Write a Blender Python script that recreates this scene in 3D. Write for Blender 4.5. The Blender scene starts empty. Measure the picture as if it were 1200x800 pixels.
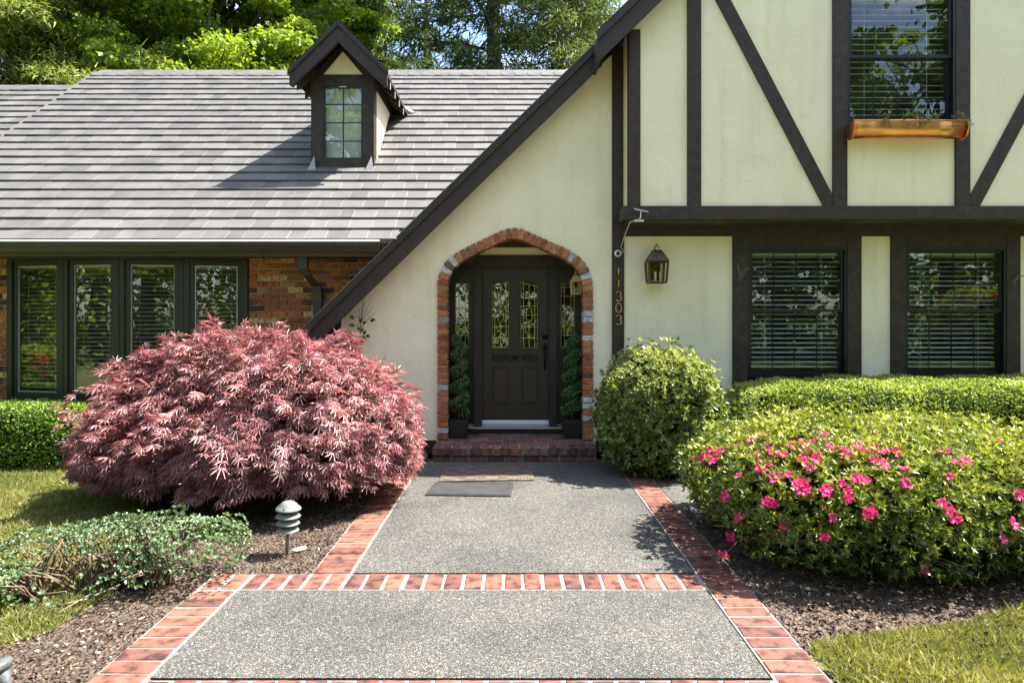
import bpy, bmesh, math, random
import numpy as np
from mathutils import Vector, Matrix
from mathutils.geometry import tessellate_polygon

random.seed(7)
rng = np.random.default_rng(11)
R = math.radians
scene = bpy.context.scene
col = scene.collection

# ------------------------------------------------------------------ camera
F, EYE, HOR = 740.0, 1.65, 377.0          # focal length in photo pixels, eye height, horizon row
cam_d = bpy.data.cameras.new('camera'); cam = bpy.data.objects.new('camera', cam_d); col.objects.link(cam)
cam.location = (0, 0, EYE); cam.rotation_euler = (R(90), 0, 0)
cam_d.sensor_width = 36; cam_d.lens = F / 1200 * 36
cam_d.shift_y = -(400 - HOR) / 1200
cam_d.clip_start = 0.05; cam_d.clip_end = 2000
scene.camera = cam
scene.render.resolution_x = 1024; scene.render.resolution_y = 682

# ------------------------------------------------------------------ sky, sun, exposure
SUN_DIR = Vector((0.61, 0.065, 1.0)).normalized()      # towards the sun: from the right, high, a touch behind the house
elev = math.asin(SUN_DIR.z); azim = math.atan2(SUN_DIR.x, SUN_DIR.y)
world = bpy.data.worlds.new('World'); scene.world = world; world.use_nodes = True
wn = world.node_tree; wn.nodes.clear()
sky = wn.nodes.new('ShaderNodeTexSky'); sky.sky_type = 'NISHITA'; sky.sun_disc = False
sky.sun_elevation = elev; sky.sun_rotation = azim; sky.air_density = 1.0; sky.dust_density = 1.3; sky.ozone_density = 1.0
tc = wn.nodes.new('ShaderNodeTexCoord'); mp = wn.nodes.new('ShaderNodeMapping'); mp.inputs['Scale'].default_value = (1, 1, 2.2)
nz = wn.nodes.new('ShaderNodeTexNoise'); nz.inputs['Scale'].default_value = 5.5; nz.inputs['Detail'].default_value = 7; nz.inputs['Roughness'].default_value = 0.6
cr = wn.nodes.new('ShaderNodeValToRGB'); cr.color_ramp.elements[0].position = 0.52; cr.color_ramp.elements[1].position = 0.72
cr.color_ramp.elements[1].color = (0.8, 0.8, 0.8, 1)
mx = wn.nodes.new('ShaderNodeMix'); mx.data_type = 'RGBA'; mx.inputs['B'].default_value = (7.5, 7.7, 8.2, 1)
bg = wn.nodes.new('ShaderNodeBackground'); bg.inputs['Strength'].default_value = 0.118
wo = wn.nodes.new('ShaderNodeOutputWorld')
L = wn.links.new
L(tc.outputs['Generated'], mp.inputs['Vector']); L(mp.outputs['Vector'], nz.inputs['Vector']); L(nz.outputs['Fac'], cr.inputs['Fac'])
L(cr.outputs['Color'], mx.inputs['Factor']); L(sky.outputs['Color'], mx.inputs['A']); L(mx.outputs['Result'], bg.inputs['Color']); L(bg.outputs['Background'], wo.inputs['Surface'])
sun_d = bpy.data.lights.new('sun', 'SUN'); sun_d.energy = 5.0; sun_d.angle = R(0.53); sun_d.color = (1.0, 0.955, 0.88)
sun = bpy.data.objects.new('sun', sun_d); col.objects.link(sun); sun.rotation_euler = SUN_DIR.to_track_quat('Z', 'Y').to_euler()
sun.location = (12, 3, 20)
vs = scene.view_settings
vs.view_transform = 'Standard'; vs.look = 'None'; vs.gamma = 1; vs.use_curve_mapping = False; vs.exposure = 1.9
scene.render.engine = 'CYCLES'
scene.cycles.max_bounces = 8; scene.cycles.diffuse_bounces = 4; scene.cycles.transparent_max_bounces = 12

# ------------------------------------------------------------------ measuring helpers (a photo pixel seen at a known distance)
def PX(px, d): return (px - 600) * d / F
def PZ(py, d): return EYE + (HOR - py) * d / F
def GY(py, z=0.0): return (EYE - z) * F / (py - HOR)          # distance of a ground point seen on row py
def GP(px, py, z=0.0):
    d = GY(py, z); return (PX(px, d), d)

# ------------------------------------------------------------------ materials
def nt(name):
    m = bpy.data.materials.new(name); m.use_nodes = True
    t = m.node_tree; b = t.nodes['Principled BSDF']; return m, t, b, t.nodes.new, t.links.new

def ramp(t, stops):
    n = t.nodes.new('ShaderNodeValToRGB'); e = n.color_ramp.elements
    while len(e) < len(stops): e.new(0.5)
    for k, (p, c) in enumerate(stops):
        e[k].position = p; e[k].color = (*c, 1)
    return n

def simple(name, c, rough=0.6, metal=0.0, spec=0.5, var=0.12, scale=8, bump=0.0, bscale=60, stretch=(1, 1, 1), detail=6):
    m, t, b, N, L = nt(name)
    co = N('ShaderNodeTexCoord'); mpg = N('ShaderNodeMapping'); mpg.inputs['Scale'].default_value = stretch
    L(co.outputs['Object'], mpg.inputs['Vector'])
    n = N('ShaderNodeTexNoise'); n.inputs['Scale'].default_value = scale; n.inputs['Detail'].default_value = detail
    L(mpg.outputs['Vector'], n.inputs['Vector'])
    rp = ramp(t, [(0.25, tuple(x * (1 - var) for x in c)), (0.75, tuple(min(1, x * (1 + var)) for x in c))])
    L(n.outputs['Fac'], rp.inputs['Fac']); L(rp.outputs['Color'], b.inputs['Base Color'])
    b.inputs['Roughness'].default_value = rough; b.inputs['Metallic'].default_value = metal; b.inputs['Specular IOR Level'].default_value = spec
    if bump:
        n2 = N('ShaderNodeTexNoise'); n2.inputs['Scale'].default_value = bscale; n2.inputs['Detail'].default_value = 4
        L(mpg.outputs['Vector'], n2.inputs['Vector'])
        bp = N('ShaderNodeBump'); bp.inputs['Strength'].default_value = bump; bp.inputs['Distance'].default_value = 0.01
        L(n2.outputs['Fac'], bp.inputs['Height']); L(bp.outputs['Normal'], b.inputs['Normal'])
    return m

def stucco(name, c):
    m, t, b, N, L = nt(name)
    co = N('ShaderNodeTexCoord')
    n = N('ShaderNodeTexNoise'); n.inputs['Scale'].default_value = 1.6; n.inputs['Detail'].default_value = 8; n.inputs['Roughness'].default_value = 0.62
    L(co.outputs['Object'], n.inputs['Vector'])
    rp = ramp(t, [(0.3, (c[0] * .93, c[1] * .925, c[2] * .90)), (0.55, c), (0.8, tuple(min(1, x * 1.06) for x in c))])
    L(n.outputs['Fac'], rp.inputs['Fac'])
    mpg = N('ShaderNodeMapping'); mpg.inputs['Scale'].default_value = (5, 5, .5); L(co.outputs['Object'], mpg.inputs['Vector'])
    st = N('ShaderNodeTexNoise'); st.inputs['Scale'].default_value = 1.5; st.inputs['Detail'].default_value = 6; L(mpg.outputs['Vector'], st.inputs['Vector'])
    r2 = ramp(t, [(0.52, (1, 1, 1)), (0.8, (0.92, 0.905, 0.87))]); L(st.outputs['Fac'], r2.inputs['Fac'])
    mu = N('ShaderNodeMix'); mu.data_type = 'RGBA'; mu.blend_type = 'MULTIPLY'; mu.inputs['Factor'].default_value = 1
    L(rp.outputs['Color'], mu.inputs['A']); L(r2.outputs['Color'], mu.inputs['B']); L(mu.outputs['Result'], b.inputs['Base Color'])
    b.inputs['Roughness'].default_value = 0.85; b.inputs['Specular IOR Level'].default_value = 0.25
    n2 = N('ShaderNodeTexNoise'); n2.inputs['Scale'].default_value = 38; n2.inputs['Detail'].default_value = 5; L(co.outputs['Object'], n2.inputs['Vector'])
    n3 = N('ShaderNodeTexNoise'); n3.inputs['Scale'].default_value = 4; n3.inputs['Detail'].default_value = 3; n3.inputs['Distortion'].default_value = 1.2; L(co.outputs['Object'], n3.inputs['Vector'])
    ad = N('ShaderNodeMath'); ad.operation = 'MULTIPLY_ADD'; ad.inputs[1].default_value = 4.0; L(n3.outputs['Fac'], ad.inputs[0]); L(n2.outputs['Fac'], ad.inputs[2])
    bp = N('ShaderNodeBump'); bp.inputs['Strength'].default_value = 0.45; bp.inputs['Distance'].default_value = 0.006
    L(ad.outputs['Value'], bp.inputs['Height']); L(bp.outputs['Normal'], b.inputs['Normal'])
    return m

def piece_mat(name, stops, rough=0.85, attr=None, bump=0.5, grain=(30, 30, 30), mott=0.35, mscale=14, spec=0.3):
    """colour picked per piece (object random or a per-face attribute), mottled"""
    m, t, b, N, L = nt(name)
    if attr:
        a = N('ShaderNodeAttribute'); a.attribute_name = attr; src = a.outputs['Fac']
    else:
        a = N('ShaderNodeObjectInfo'); src = a.outputs['Random']
    rp = ramp(t, stops); L(src, rp.inputs['Fac'])
    co = N('ShaderNodeTexCoord'); ge = N('ShaderNodeNewGeometry')
    n = N('ShaderNodeTexNoise'); n.inputs['Scale'].default_value = mscale; n.inputs['Detail'].default_value = 6
    L(ge.outputs['Position'], n.inputs['Vector'])
    r2 = ramp(t, [(0.36, (1 - mott,) * 3), (0.5, (1,) * 3), (0.64, (1 + mott * .45,) * 3)]); L(n.outputs['Fac'], r2.inputs['Fac'])
    mu = N('ShaderNodeMix'); mu.data_type = 'RGBA'; mu.blend_type = 'MULTIPLY'; mu.inputs['Factor'].default_value = 1
    L(rp.outputs['Color'], mu.inputs['A']); L(r2.outputs['Color'], mu.inputs['B']); L(mu.outputs['Result'], b.inputs['Base Color'])
    b.inputs['Roughness'].default_value = rough; b.inputs['Specular IOR Level'].default_value = spec
    mpg = N('ShaderNodeMapping'); mpg.inputs['Scale'].default_value = grain; L(ge.outputs['Position'], mpg.inputs['Vector'])
    n2 = N('ShaderNodeTexNoise'); n2.inputs['Scale'].default_value = 1; n2.inputs['Detail'].default_value = 5; L(mpg.outputs['Vector'], n2.inputs['Vector'])
    bp = N('ShaderNodeBump'); bp.inputs['Strength'].default_value = bump; bp.inputs['Distance'].default_value = 0.004
    L(n2.outputs['Fac'], bp.inputs['Height']); L(bp.outputs['Normal'], b.inputs['Normal'])
    return m

def leaf_mat(name, stops, trans=0.3, rough=0.4, spec=0.5, tcol=(1.3, 1.25, 0.6)):
    m, t, b, N, L = nt(name)
    a = N('ShaderNodeAttribute'); a.attribute_name = 'rnd'
    rp = ramp(t, stops); L(a.outputs['Fac'], rp.inputs['Fac']); L(rp.outputs['Color'], b.inputs['Base Color'])
    b.inputs['Roughness'].default_value = rough; b.inputs['Specular IOR Level'].default_value = spec
    tl = N('ShaderNodeBsdfTranslucent')
    mu = N('ShaderNodeMix'); mu.data_type = 'RGBA'; mu.blend_type = 'MULTIPLY'; mu.inputs['Factor'].default_value = 1; mu.inputs['B'].default_value = (*tcol, 1)
    L(rp.outputs['Color'], mu.inputs['A']); L(mu.outputs['Result'], tl.inputs['Color'])
    ms = N('ShaderNodeMixShader'); ms.inputs['Fac'].default_value = trans
    L(b.outputs['BSDF'], ms.inputs[1]); L(tl.outputs['BSDF'], ms.inputs[2])
    L(ms.outputs['Shader'], t.nodes['Material Output'].inputs['Surface'])
    return m

def glass_mat(name, ior=1.9, tint=(.93, .96, .95)):
    m, t, b, N, L = nt(name)
    t.nodes.remove(b)
    tr = N('ShaderNodeBsdfTransparent'); tr.inputs['Color'].default_value = (*tint, 1)
    gl = N('ShaderNodeBsdfGlossy'); gl.inputs['Roughness'].default_value = 0.0
    co = N('ShaderNodeTexCoord'); n = N('ShaderNodeTexNoise'); n.inputs['Scale'].default_value = 2.2; n.inputs['Detail'].default_value = 1; L(co.outputs['Object'], n.inputs['Vector'])
    bp = N('ShaderNodeBump'); bp.inputs['Strength'].default_value = 0.05; bp.inputs['Distance'].default_value = 0.02; L(n.outputs['Fac'], bp.inputs['Height']); L(bp.outputs['Normal'], gl.inputs['Normal'])
    fr = N('ShaderNodeFresnel'); fr.inputs['IOR'].default_value = ior
    ge = N('ShaderNodeNewGeometry'); iv = N('ShaderNodeMath'); iv.operation = 'SUBTRACT'; iv.inputs[0].default_value = 1; L(ge.outputs['Backfacing'], iv.inputs[1])
    ml = N('ShaderNodeMath'); ml.operation = 'MULTIPLY'; L(fr.outputs['Fac'], ml.inputs[0]); L(iv.outputs['Value'], ml.inputs[1])
    ms = N('ShaderNodeMixShader'); L(ml.outputs['Value'], ms.inputs['Fac']); L(tr.outputs['BSDF'], ms.inputs[1]); L(gl.outputs['BSDF'], ms.inputs[2])
    L(ms.outputs['Shader'], t.nodes['Material Output'].inputs['Surface'])
    return m

M = {}
M['stucco'] = stucco('stucco', (0.89, 0.805, 0.60))
M['timber'] = simple('dark_timber', (0.032, 0.019, 0.013), 0.62, var=0.6, scale=3, stretch=(4, 4, 4), bump=0.35, bscale=14)
M['rake'] = simple('rake_paint', (0.029, 0.018, 0.013), 0.6, var=0.3, scale=10, bump=0.3, bscale=40)
M['door'] = simple('door_stain', (0.022, 0.014, 0.010), 0.36, spec=0.5, var=0.45, scale=4, stretch=(14, 14, 1.2), bump=0.3, bscale=12)
M['green_frame'] = simple('green_frame_paint', (0.014, 0.017, 0.012), 0.45, var=0.15)
M['black_frame'] = simple('black_window_frame', (0.008, 0.009, 0.011), 0.38, var=0.1)
M['gutter'] = simple('gutter_metal', (0.035, 0.032, 0.028), 0.35, var=0.2)
M['fascia'] = simple('olive_fascia', (0.060, 0.055, 0.032), 0.6, var=0.2)
M['base'] = simple('base_paint', (0.02, 0.019, 0.02), 0.6, bump=0.2)
M['brass'] = simple('aged_brass', (0.55, 0.38, 0.15), 0.32, metal=1.0, var=0.3, scale=30)
M['gold_came'] = simple('gold_came', (0.75, 0.60, 0.28), 0.35, metal=0.25, var=0.2, scale=40)
M['bronze'] = simple('dark_bronze', (0.11, 0.085, 0.055), 0.42, metal=0.85, var=0.4, scale=30)
M['copper'] = simple('copper', (0.80, 0.36, 0.14), 0.27, metal=1.0, var=0.28, scale=6, bump=0.05, bscale=10, stretch=(1, 3, 3))
M['black_metal'] = simple('black_metal', (0.012, 0.012, 0.012), 0.4, metal=0.4)
M['alu'] = simple('aluminium', (0.55, 0.57, 0.6), 0.38, metal=0.7, var=0.15, scale=20)
M['sill_white'] = simple('sill_white', (0.75, 0.75, 0.76), 0.4, var=0.08)
M['white_plastic'] = simple('white_plastic', (0.75, 0.76, 0.78), 0.35, var=0.05)
M['lens'] = simple('dark_lens', (0.01, 0.01, 0.012), 0.1)
M['solar'] = simple('solar_cell', (0.28, 0.36, 0.42), 0.15, var=0.1)
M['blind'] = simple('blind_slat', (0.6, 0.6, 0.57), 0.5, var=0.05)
M['blind_dim'] = simple('bow_blind_slat_dimmed', (0.30, 0.30, 0.28), 0.5, var=0.05)  # darker copy of the slat, dimness behind the bow panes put into colour
M['interior'] = simple('interior', (0.05, 0.047, 0.043), 0.9)
M['glass'] = glass_mat('window_glass', 2.0)
M['glass_left'] = glass_mat('bow_window_glass', 2.3, (.95, .97, .96))
M['leadglass'] = glass_mat('leaded_glass', 2.6, (.75, .78, .75))
M['lampglass'] = glass_mat('lantern_glass', 1.5, (.92, .88, .72))
M['mortar'] = simple('mortar', (0.42, 0.38, 0.31), 0.95, var=0.25, scale=20, bump=0.4)
M['path_mortar'] = simple('path_mortar', (0.25, 0.23, 0.205), 0.95, var=0.22, scale=9, bump=0.4)
M['step_mortar'] = simple('step_mortar', (0.40, 0.36, 0.33), 0.95, var=0.3, scale=20, bump=0.4)
M['wall_brick'] = piece_mat('wall_brick', [(0.0, (.040, .027, .022)), (0.16, (.10, .045, .028)), (0.30, (.34, .11, .035)), (0.5, (.44, .165, .05)), (0.62, (.20, .075, .036)), (0.76, (.19, .11, .045)), (0.86, (.50, .36, .16)), (0.9, (.36, .14, .05)), (1.0, (.06, .05, .045))], mott=0.6, mscale=30, bump=0.8)
M['arch_brick'] = piece_mat('arch_brick', [(0.0, (.13, .05, .035)), (0.15, (.36, .12, .05)), (0.4, (.48, .19, .08)), (0.58, (.24, .08, .045)), (0.75, (.44, .22, .10)), (0.87, (.15, .075, .055)), (0.93, (.45, .45, .47)), (1.0, (.55, .55, .57))], mott=0.4, mscale=30, bump=0.8)
M['step_brick'] = piece_mat('step_brick', [(0.0, (.09, .045, .040)), (0.35, (.17, .080, .066)), (0.6, (.24, .105, .072)), (0.8, (.19, .125, .11)), (1.0, (.12, .062, .055))], mott=0.45, mscale=22, bump=0.8)
M['path_brick'] = piece_mat('path_brick', [(0.0, (.115, .048, .036)), (0.3, (.175, .070, .048)), (0.6, (.215, .090, .060)), (0.85, (.155, .062, .045)), (1.0, (.10, .047, .038))], mott=0.6, mscale=13, bump=0.6)
SH = [(0.0, (.104, .099, .096)), (0.3, (.120, .114, .110)), (0.7, (.132, .125, .120)), (1.0, (.148, .140, .133))]
M['shingle'] = piece_mat('shingle', SH, mott=0.15, mscale=3.0, bump=0.6, grain=(60, 8, 8), rough=0.7)
M['shingle_f'] = piece_mat('shingle_far', SH, attr='rnd', mott=0.15, mscale=3.0, bump=0.6, grain=(60, 8, 8), rough=0.7)
M['underlay'] = simple('pale_underlay', (0.27, 0.26, 0.25), 0.8)
M['flashing'] = simple('flashing', (0.30, 0.29, 0.28), 0.5, metal=0.3)
M['bark'] = simple('bark', (0.075, 0.055, 0.042), 0.9, var=0.5, scale=6, stretch=(8, 8, 1.5), bump=1.0, bscale=10)
M['bark_pale'] = simple('bark_pale', (0.24, 0.19, 0.13), 0.85, var=0.4, scale=10, bump=0.6)
M['twig'] = simple('twig', (0.16, 0.11, 0.07), 0.85, var=0.4, scale=12)

# leaves
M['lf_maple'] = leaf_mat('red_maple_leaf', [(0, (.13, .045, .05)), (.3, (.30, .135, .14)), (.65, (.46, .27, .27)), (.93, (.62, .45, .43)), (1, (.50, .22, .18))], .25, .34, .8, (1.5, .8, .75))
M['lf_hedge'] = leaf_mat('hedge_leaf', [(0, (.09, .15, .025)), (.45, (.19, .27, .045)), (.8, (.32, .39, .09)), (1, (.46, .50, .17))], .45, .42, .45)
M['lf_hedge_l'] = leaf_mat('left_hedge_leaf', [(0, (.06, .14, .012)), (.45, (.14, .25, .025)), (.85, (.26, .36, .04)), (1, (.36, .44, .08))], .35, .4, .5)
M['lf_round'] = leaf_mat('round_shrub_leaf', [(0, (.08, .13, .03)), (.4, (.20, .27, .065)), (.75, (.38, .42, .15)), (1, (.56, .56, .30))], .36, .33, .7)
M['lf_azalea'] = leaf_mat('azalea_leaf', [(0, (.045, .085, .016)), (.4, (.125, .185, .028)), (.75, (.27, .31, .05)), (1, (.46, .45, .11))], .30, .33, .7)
M['lf_low'] = leaf_mat('low_shrub_leaf', [(0, (.05, .09, .035)), (.5, (.12, .19, .08)), (.85, (.20, .28, .13)), (1, (.31, .36, .21))], .25, .33, .7)
M['lf_topiary'] = leaf_mat('topiary_leaf', [(0, (.05, .11, .045)), (.6, (.12, .25, .10)), (1, (.21, .36, .17))], .25, .42, .5)
M['lf_bright'] = leaf_mat('bright_tree_leaf', [(0, (.10, .17, .012)), (.5, (.21, .31, .025)), (.85, (.31, .41, .045)), (1, (.42, .50, .09))], .55, .42, .5)
M['lf_mid'] = leaf_mat('mid_tree_leaf', [(0, (.06, .12, .015)), (.5, (.13, .21, .03)), (1, (.24, .31, .05))], .5, .45, .4)
M['lf_con_pale'] = leaf_mat('pale_conifer_needle', [(0, (.09, .13, .025)), (.5, (.21, .26, .055)), (1, (.36, .39, .12))], .35, .6, .3)
M['lf_con_dark'] = leaf_mat('dark_conifer_needle', [(0, (.026, .048, .018)), (.5, (.06, .095, .033)), (.93, (.12, .155, .05)), (1, (.2, .12, .05))], .3, .6, .3)
M['lf_cedar'] = leaf_mat('cedar_spray', [(0, (.045, .075, .02)), (.5, (.11, .15, .04)), (1, (.22, .26, .07))], .32, .6, .3)
M['door_dark'] = simple('door_moulding_shade', (0.007, 0.005, 0.004), 0.4)  # near-black: shade of mouldings and scroll put into colour, so the relief shows
M['lf_climber'] = leaf_mat('climber_leaf', [(0, (.02, .045, .015)), (1, (.04, .08, .03))], .15, .35, .5)
M['petal'] = leaf_mat('azalea_petal', [(0, (.55, .018, .12)), (.5, (.72, .035, .20)), (1, (.85, .10, .32))], .3, .5, .3, (1.2, .8, .9))
M['petal_red'] = leaf_mat('red_petal', [(0, (.5, .03, .03)), (1, (.7, .08, .05))], .3, .5, .3, (1.2, .8, .8))
M['grass'] = leaf_mat('grass_blade', [(0, (.10, .12, .025)), (.4, (.20, .215, .055)), (.75, (.31, .30, .10)), (1, (.47, .41, .20))], .35, .5, .35)
M['core'] = simple('shrub_core', (0.020, 0.030, 0.008), 0.95, spec=0.05, var=0.4, scale=20)  # dark solid inside foliage: interior darkness put into colour, blocks seeing through
M['core_red'] = simple('maple_core', (0.045, 0.016, 0.016), 0.95, spec=0.05, var=0.4, scale=20)  # same dark filler for the maple, interior darkness as colour
M['pot'] = simple('black_pot', (0.012, 0.012, 0.013), 0.45)

def soil_mat():
    m, t, b, N, L = nt('bark_mulch')
    ge = N('ShaderNodeNewGeometry')
    v = N('ShaderNodeTexVoronoi'); v.inputs['Scale'].default_value = 55; L(ge.outputs['Position'], v.inputs['Vector'])
    n = N('ShaderNodeTexNoise'); n.inputs['Scale'].default_value = 3; n.inputs['Detail'].default_value = 8; L(ge.outputs['Position'], n.inputs['Vector'])
    rp = ramp(t, [(0.0, (.045, .030, .021)), (.5, (.105, .072, .050)), (.85, (.17, .125, .092)), (1, (.26, .205, .16))])
    sp = N('ShaderNodeSeparateColor'); L(v.outputs['Color'], sp.inputs['Color'])
    a = N('ShaderNodeMath'); a.operation = 'MULTIPLY_ADD'; a.inputs[1].default_value = .55; L(sp.outputs['Red'], a.inputs[0])
    s = N('ShaderNodeMath'); s.operation = 'MULTIPLY'; s.inputs[1].default_value = .6; L(n.outputs['Fac'], s.inputs[0]); L(s.outputs['Value'], a.inputs[2])
    L(a.outputs['Value'], rp.inputs['Fac']); L(rp.outputs['Color'], b.inputs['Base Color']); b.inputs['Roughness'].default_value = .95
    bp = N('ShaderNodeBump'); bp.inputs['Strength'].default_value = 1; bp.inputs['Distance'].default_value = .03; L(v.outputs['Distance'], bp.inputs['Height']); L(bp.outputs['Normal'], b.inputs['Normal'])
    return m
M['mulch'] = soil_mat()
M['chip'] = leaf_mat('mulch_chip', [(0, (.04, .026, .018)), (.5, (.11, .075, .052)), (.85, (.20, .145, .105)), (.96, (.28, .22, .17)), (1, (.45, .40, .35))], .0, .85, .2)

def aggregate_mat():
    m, t, b, N, L = nt('exposed_aggregate')
    ge = N('ShaderNodeNewGeometry')
    v = N('ShaderNodeTexVoronoi'); v.inputs['Scale'].default_value = 135; v.inputs['Randomness'].default_value = 1; L(ge.outputs['Position'], v.inputs['Vector'])
    sp = N('ShaderNodeSeparateColor'); L(v.outputs['Color'], sp.inputs['Color'])
    rp = ramp(t, [(0.0, (.070, .068, .063)), (.25, (.108, .104, .096)), (.55, (.146, .139, .125)), (.78, (.195, .183, .162)), (.92, (.27, .252, .223)), (1, (.40, .375, .34))])
    L(sp.outputs['Red'], rp.inputs['Fac'])
    r2 = ramp(t, [(0.30, (1, 1, 1)), (.62, (.42, .42, .41))]); L(v.outputs['Distance'], r2.inputs['Fac'])
    n = N('ShaderNodeTexNoise'); n.inputs['Scale'].default_value = 1.3; n.inputs['Detail'].default_value = 7; n.inputs['Roughness'].default_value = .6; L(ge.outputs['Position'], n.inputs['Vector'])
    r3 = ramp(t, [(.34, (.68, .68, .70)), (.5, (.95, .95, .95)), (.66, (1.12, 1.10, 1.06))]); L(n.outputs['Fac'], r3.inputs['Fac'])
    m1 = N('ShaderNodeMix'); m1.data_type = 'RGBA'; m1.blend_type = 'MULTIPLY'; m1.inputs['Factor'].default_value = 1; L(rp.outputs['Color'], m1.inputs['A']); L(r2.outputs['Color'], m1.inputs['B'])
    m2 = N('ShaderNodeMix'); m2.data_type = 'RGBA'; m2.blend_type = 'MULTIPLY'; m2.inputs['Factor'].default_value = 1; L(m1.outputs['Result'], m2.inputs['A']); L(r3.outputs['Color'], m2.inputs['B'])
    L(m2.outputs['Result'], b.inputs['Base Color']); b.inputs['Roughness'].default_value = .75; b.inputs['Specular IOR Level'].default_value = .35
    bp = N('ShaderNodeBump'); bp.invert = True; bp.inputs['Strength'].default_value = .9; bp.inputs['Distance'].default_value = .006; L(v.outputs['Distance'], bp.inputs['Height']); L(bp.outputs['Normal'], b.inputs['Normal'])
    return m
M['aggregate'] = aggregate_mat()
M['lawn'] = simple('lawn_soil', (0.14, 0.135, 0.05), 0.95, var=0.4, scale=5, bump=1.0, bscale=90)
M['ground'] = simple('far_grass', (0.10, 0.14, 0.035), 0.95, var=0.35, scale=0.8, bump=0.6, bscale=15)

def mat_mat(name, c1, c2, sc, typ):
    m, t, b, N, L = nt(name)
    co = N('ShaderNodeTexCoord')
    if typ == 'check':
        k = N('ShaderNodeTexChecker'); k.inputs['Scale'].default_value = sc
    else:
        k = N('ShaderNodeTexBrick'); k.inputs['Scale'].default_value = sc
        k.inputs['Mortar'].default_value = (*c2, 1)
    k.inputs['Color1'].default_value = (*c1, 1); k.inputs['Color2'].default_value = (*c2, 1) if typ == 'check' else (*[x * 1.25 for x in c1], 1)
    L(co.outputs['Object'], k.inputs['Vector'])
    n = N('ShaderNodeTexNoise'); n.inputs['Scale'].default_value = 7; n.inputs['Detail'].default_value = 8; L(co.outputs['Object'], n.inputs['Vector'])
    r2 = ramp(t, [(.3, (.7, .7, .7)), (.7, (1.2, 1.2, 1.2))]); L(n.outputs['Fac'], r2.inputs['Fac'])
    mu = N('ShaderNodeMix'); mu.data_type = 'RGBA'; mu.blend_type = 'MULTIPLY'; mu.inputs['Factor'].default_value = 1
    L(k.outputs['Color'], mu.inputs['A']); L(r2.outputs['Color'], mu.inputs['B']); L(mu.outputs['Result'], b.inputs['Base Color']); b.inputs['Roughness'].default_value = .95
    n2 = N('ShaderNodeTexNoise'); n2.inputs['Scale'].default_value = 180; L(co.outputs['Object'], n2.inputs['Vector'])
    bp = N('ShaderNodeBump'); bp.inputs['Strength'].default_value = .8; bp.inputs['Distance'].default_value = .005; L(n2.outputs['Fac'], bp.inputs['Height']); L(bp.outputs['Normal'], b.inputs['Normal'])
    return m
M['mat_brown'] = mat_mat('coir_mat', (.105, .078, .055), (.15, .118, .086), 9, 'check')
M['mat_grey'] = mat_mat('rubber_mat', (.036, .036, .036), (.018, .018, .018), 11, 'brick')
M['lamp_paint'] = simple('pathlight_paint', (0.17, 0.18, 0.155), 0.5, var=0.3, scale=15)
M['lamp_green'] = simple('pathlight_green', (0.04, 0.055, 0.045), 0.5, var=0.3, scale=15)
M['spot_grey'] = simple('spotlight_grey', (0.09, 0.10, 0.10), 0.6, var=0.4, scale=25, bump=0.4)
M['stone'] = simple('pale_stone', (0.55, 0.50, 0.45), 0.8, var=0.2, bump=0.5)

# ------------------------------------------------------------------ object helpers
def link(name, me, mat=None, parent=None):
    o = bpy.data.objects.new(name, me); col.objects.link(o)
    if mat is not None: me.materials.append(mat if not isinstance(mat, str) else M[mat])
    if parent is not None: o.parent = parent
    return o

def tag(o, label=None, cat=None, group=None, kind=None):
    if label: o['label'] = label
    if cat: o['category'] = cat
    if group: o['group'] = group
    if kind: o['kind'] = kind
    return o

def thing(name, label, cat, group=None, loc=(0, 0, 0)):
    o = bpy.data.objects.new(name, None); col.objects.link(o); o.location = loc; o.empty_display_size = .1
    return tag(o, label, cat, group)

def fin(bm, name, mat, parent=None, smooth=False, bevel=0.0, recalc=True):
    if bevel:
        bmesh.ops.bevel(bm, geom=[e for e in bm.edges if e.calc_face_angle(0) > .5], offset=bevel, segments=1, affect='EDGES', clamp_overlap=True)
    if recalc: bmesh.ops.recalc_face_normals(bm, faces=bm.faces)
    me = bpy.data.meshes.new(name); bm.to_mesh(me); bm.free()
    if smooth:
        for p in me.polygons: p.use_smooth = True
    return link(name, me, mat, parent)

def b_box(bm, x0, x1, y0, y1, z0, z1, mtx=None):
    vs = [bm.verts.new((x, y, z)) for z in (z0, z1) for y in (y0, y1) for x in (x0, x1)]
    for f in ((0, 2, 3, 1), (4, 5, 7, 6), (0, 1, 5, 4), (2, 6, 7, 3), (0, 4, 6, 2), (1, 3, 7, 5)): bm.faces.new([vs[i] for i in f])
    if mtx is not None:
        for v in vs: v.co = mtx @ v.co
    return vs

def box(name, x0, x1, y0, y1, z0, z1, mat, parent=None, bevel=0.004):
    bm = bmesh.new(); b_box(bm, x0, x1, y0, y1, z0, z1); return fin(bm, name, mat, parent, bevel=bevel)

def b_prism(bm, poly, y0, y1):
    """polygon in XZ, thickened along Y"""
    a = [bm.verts.new((x, y0, z)) for x, z in poly]; b = [bm.verts.new((x, y1, z)) for x, z in poly]
    n = len(poly)
    f1 = bm.faces.new(a); f2 = bm.faces.new(b[::-1])
    for i in range(n): bm.faces.new((a[i], b[i], b[(i + 1) % n], a[(i + 1) % n]))
    return f1, f2

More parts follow.
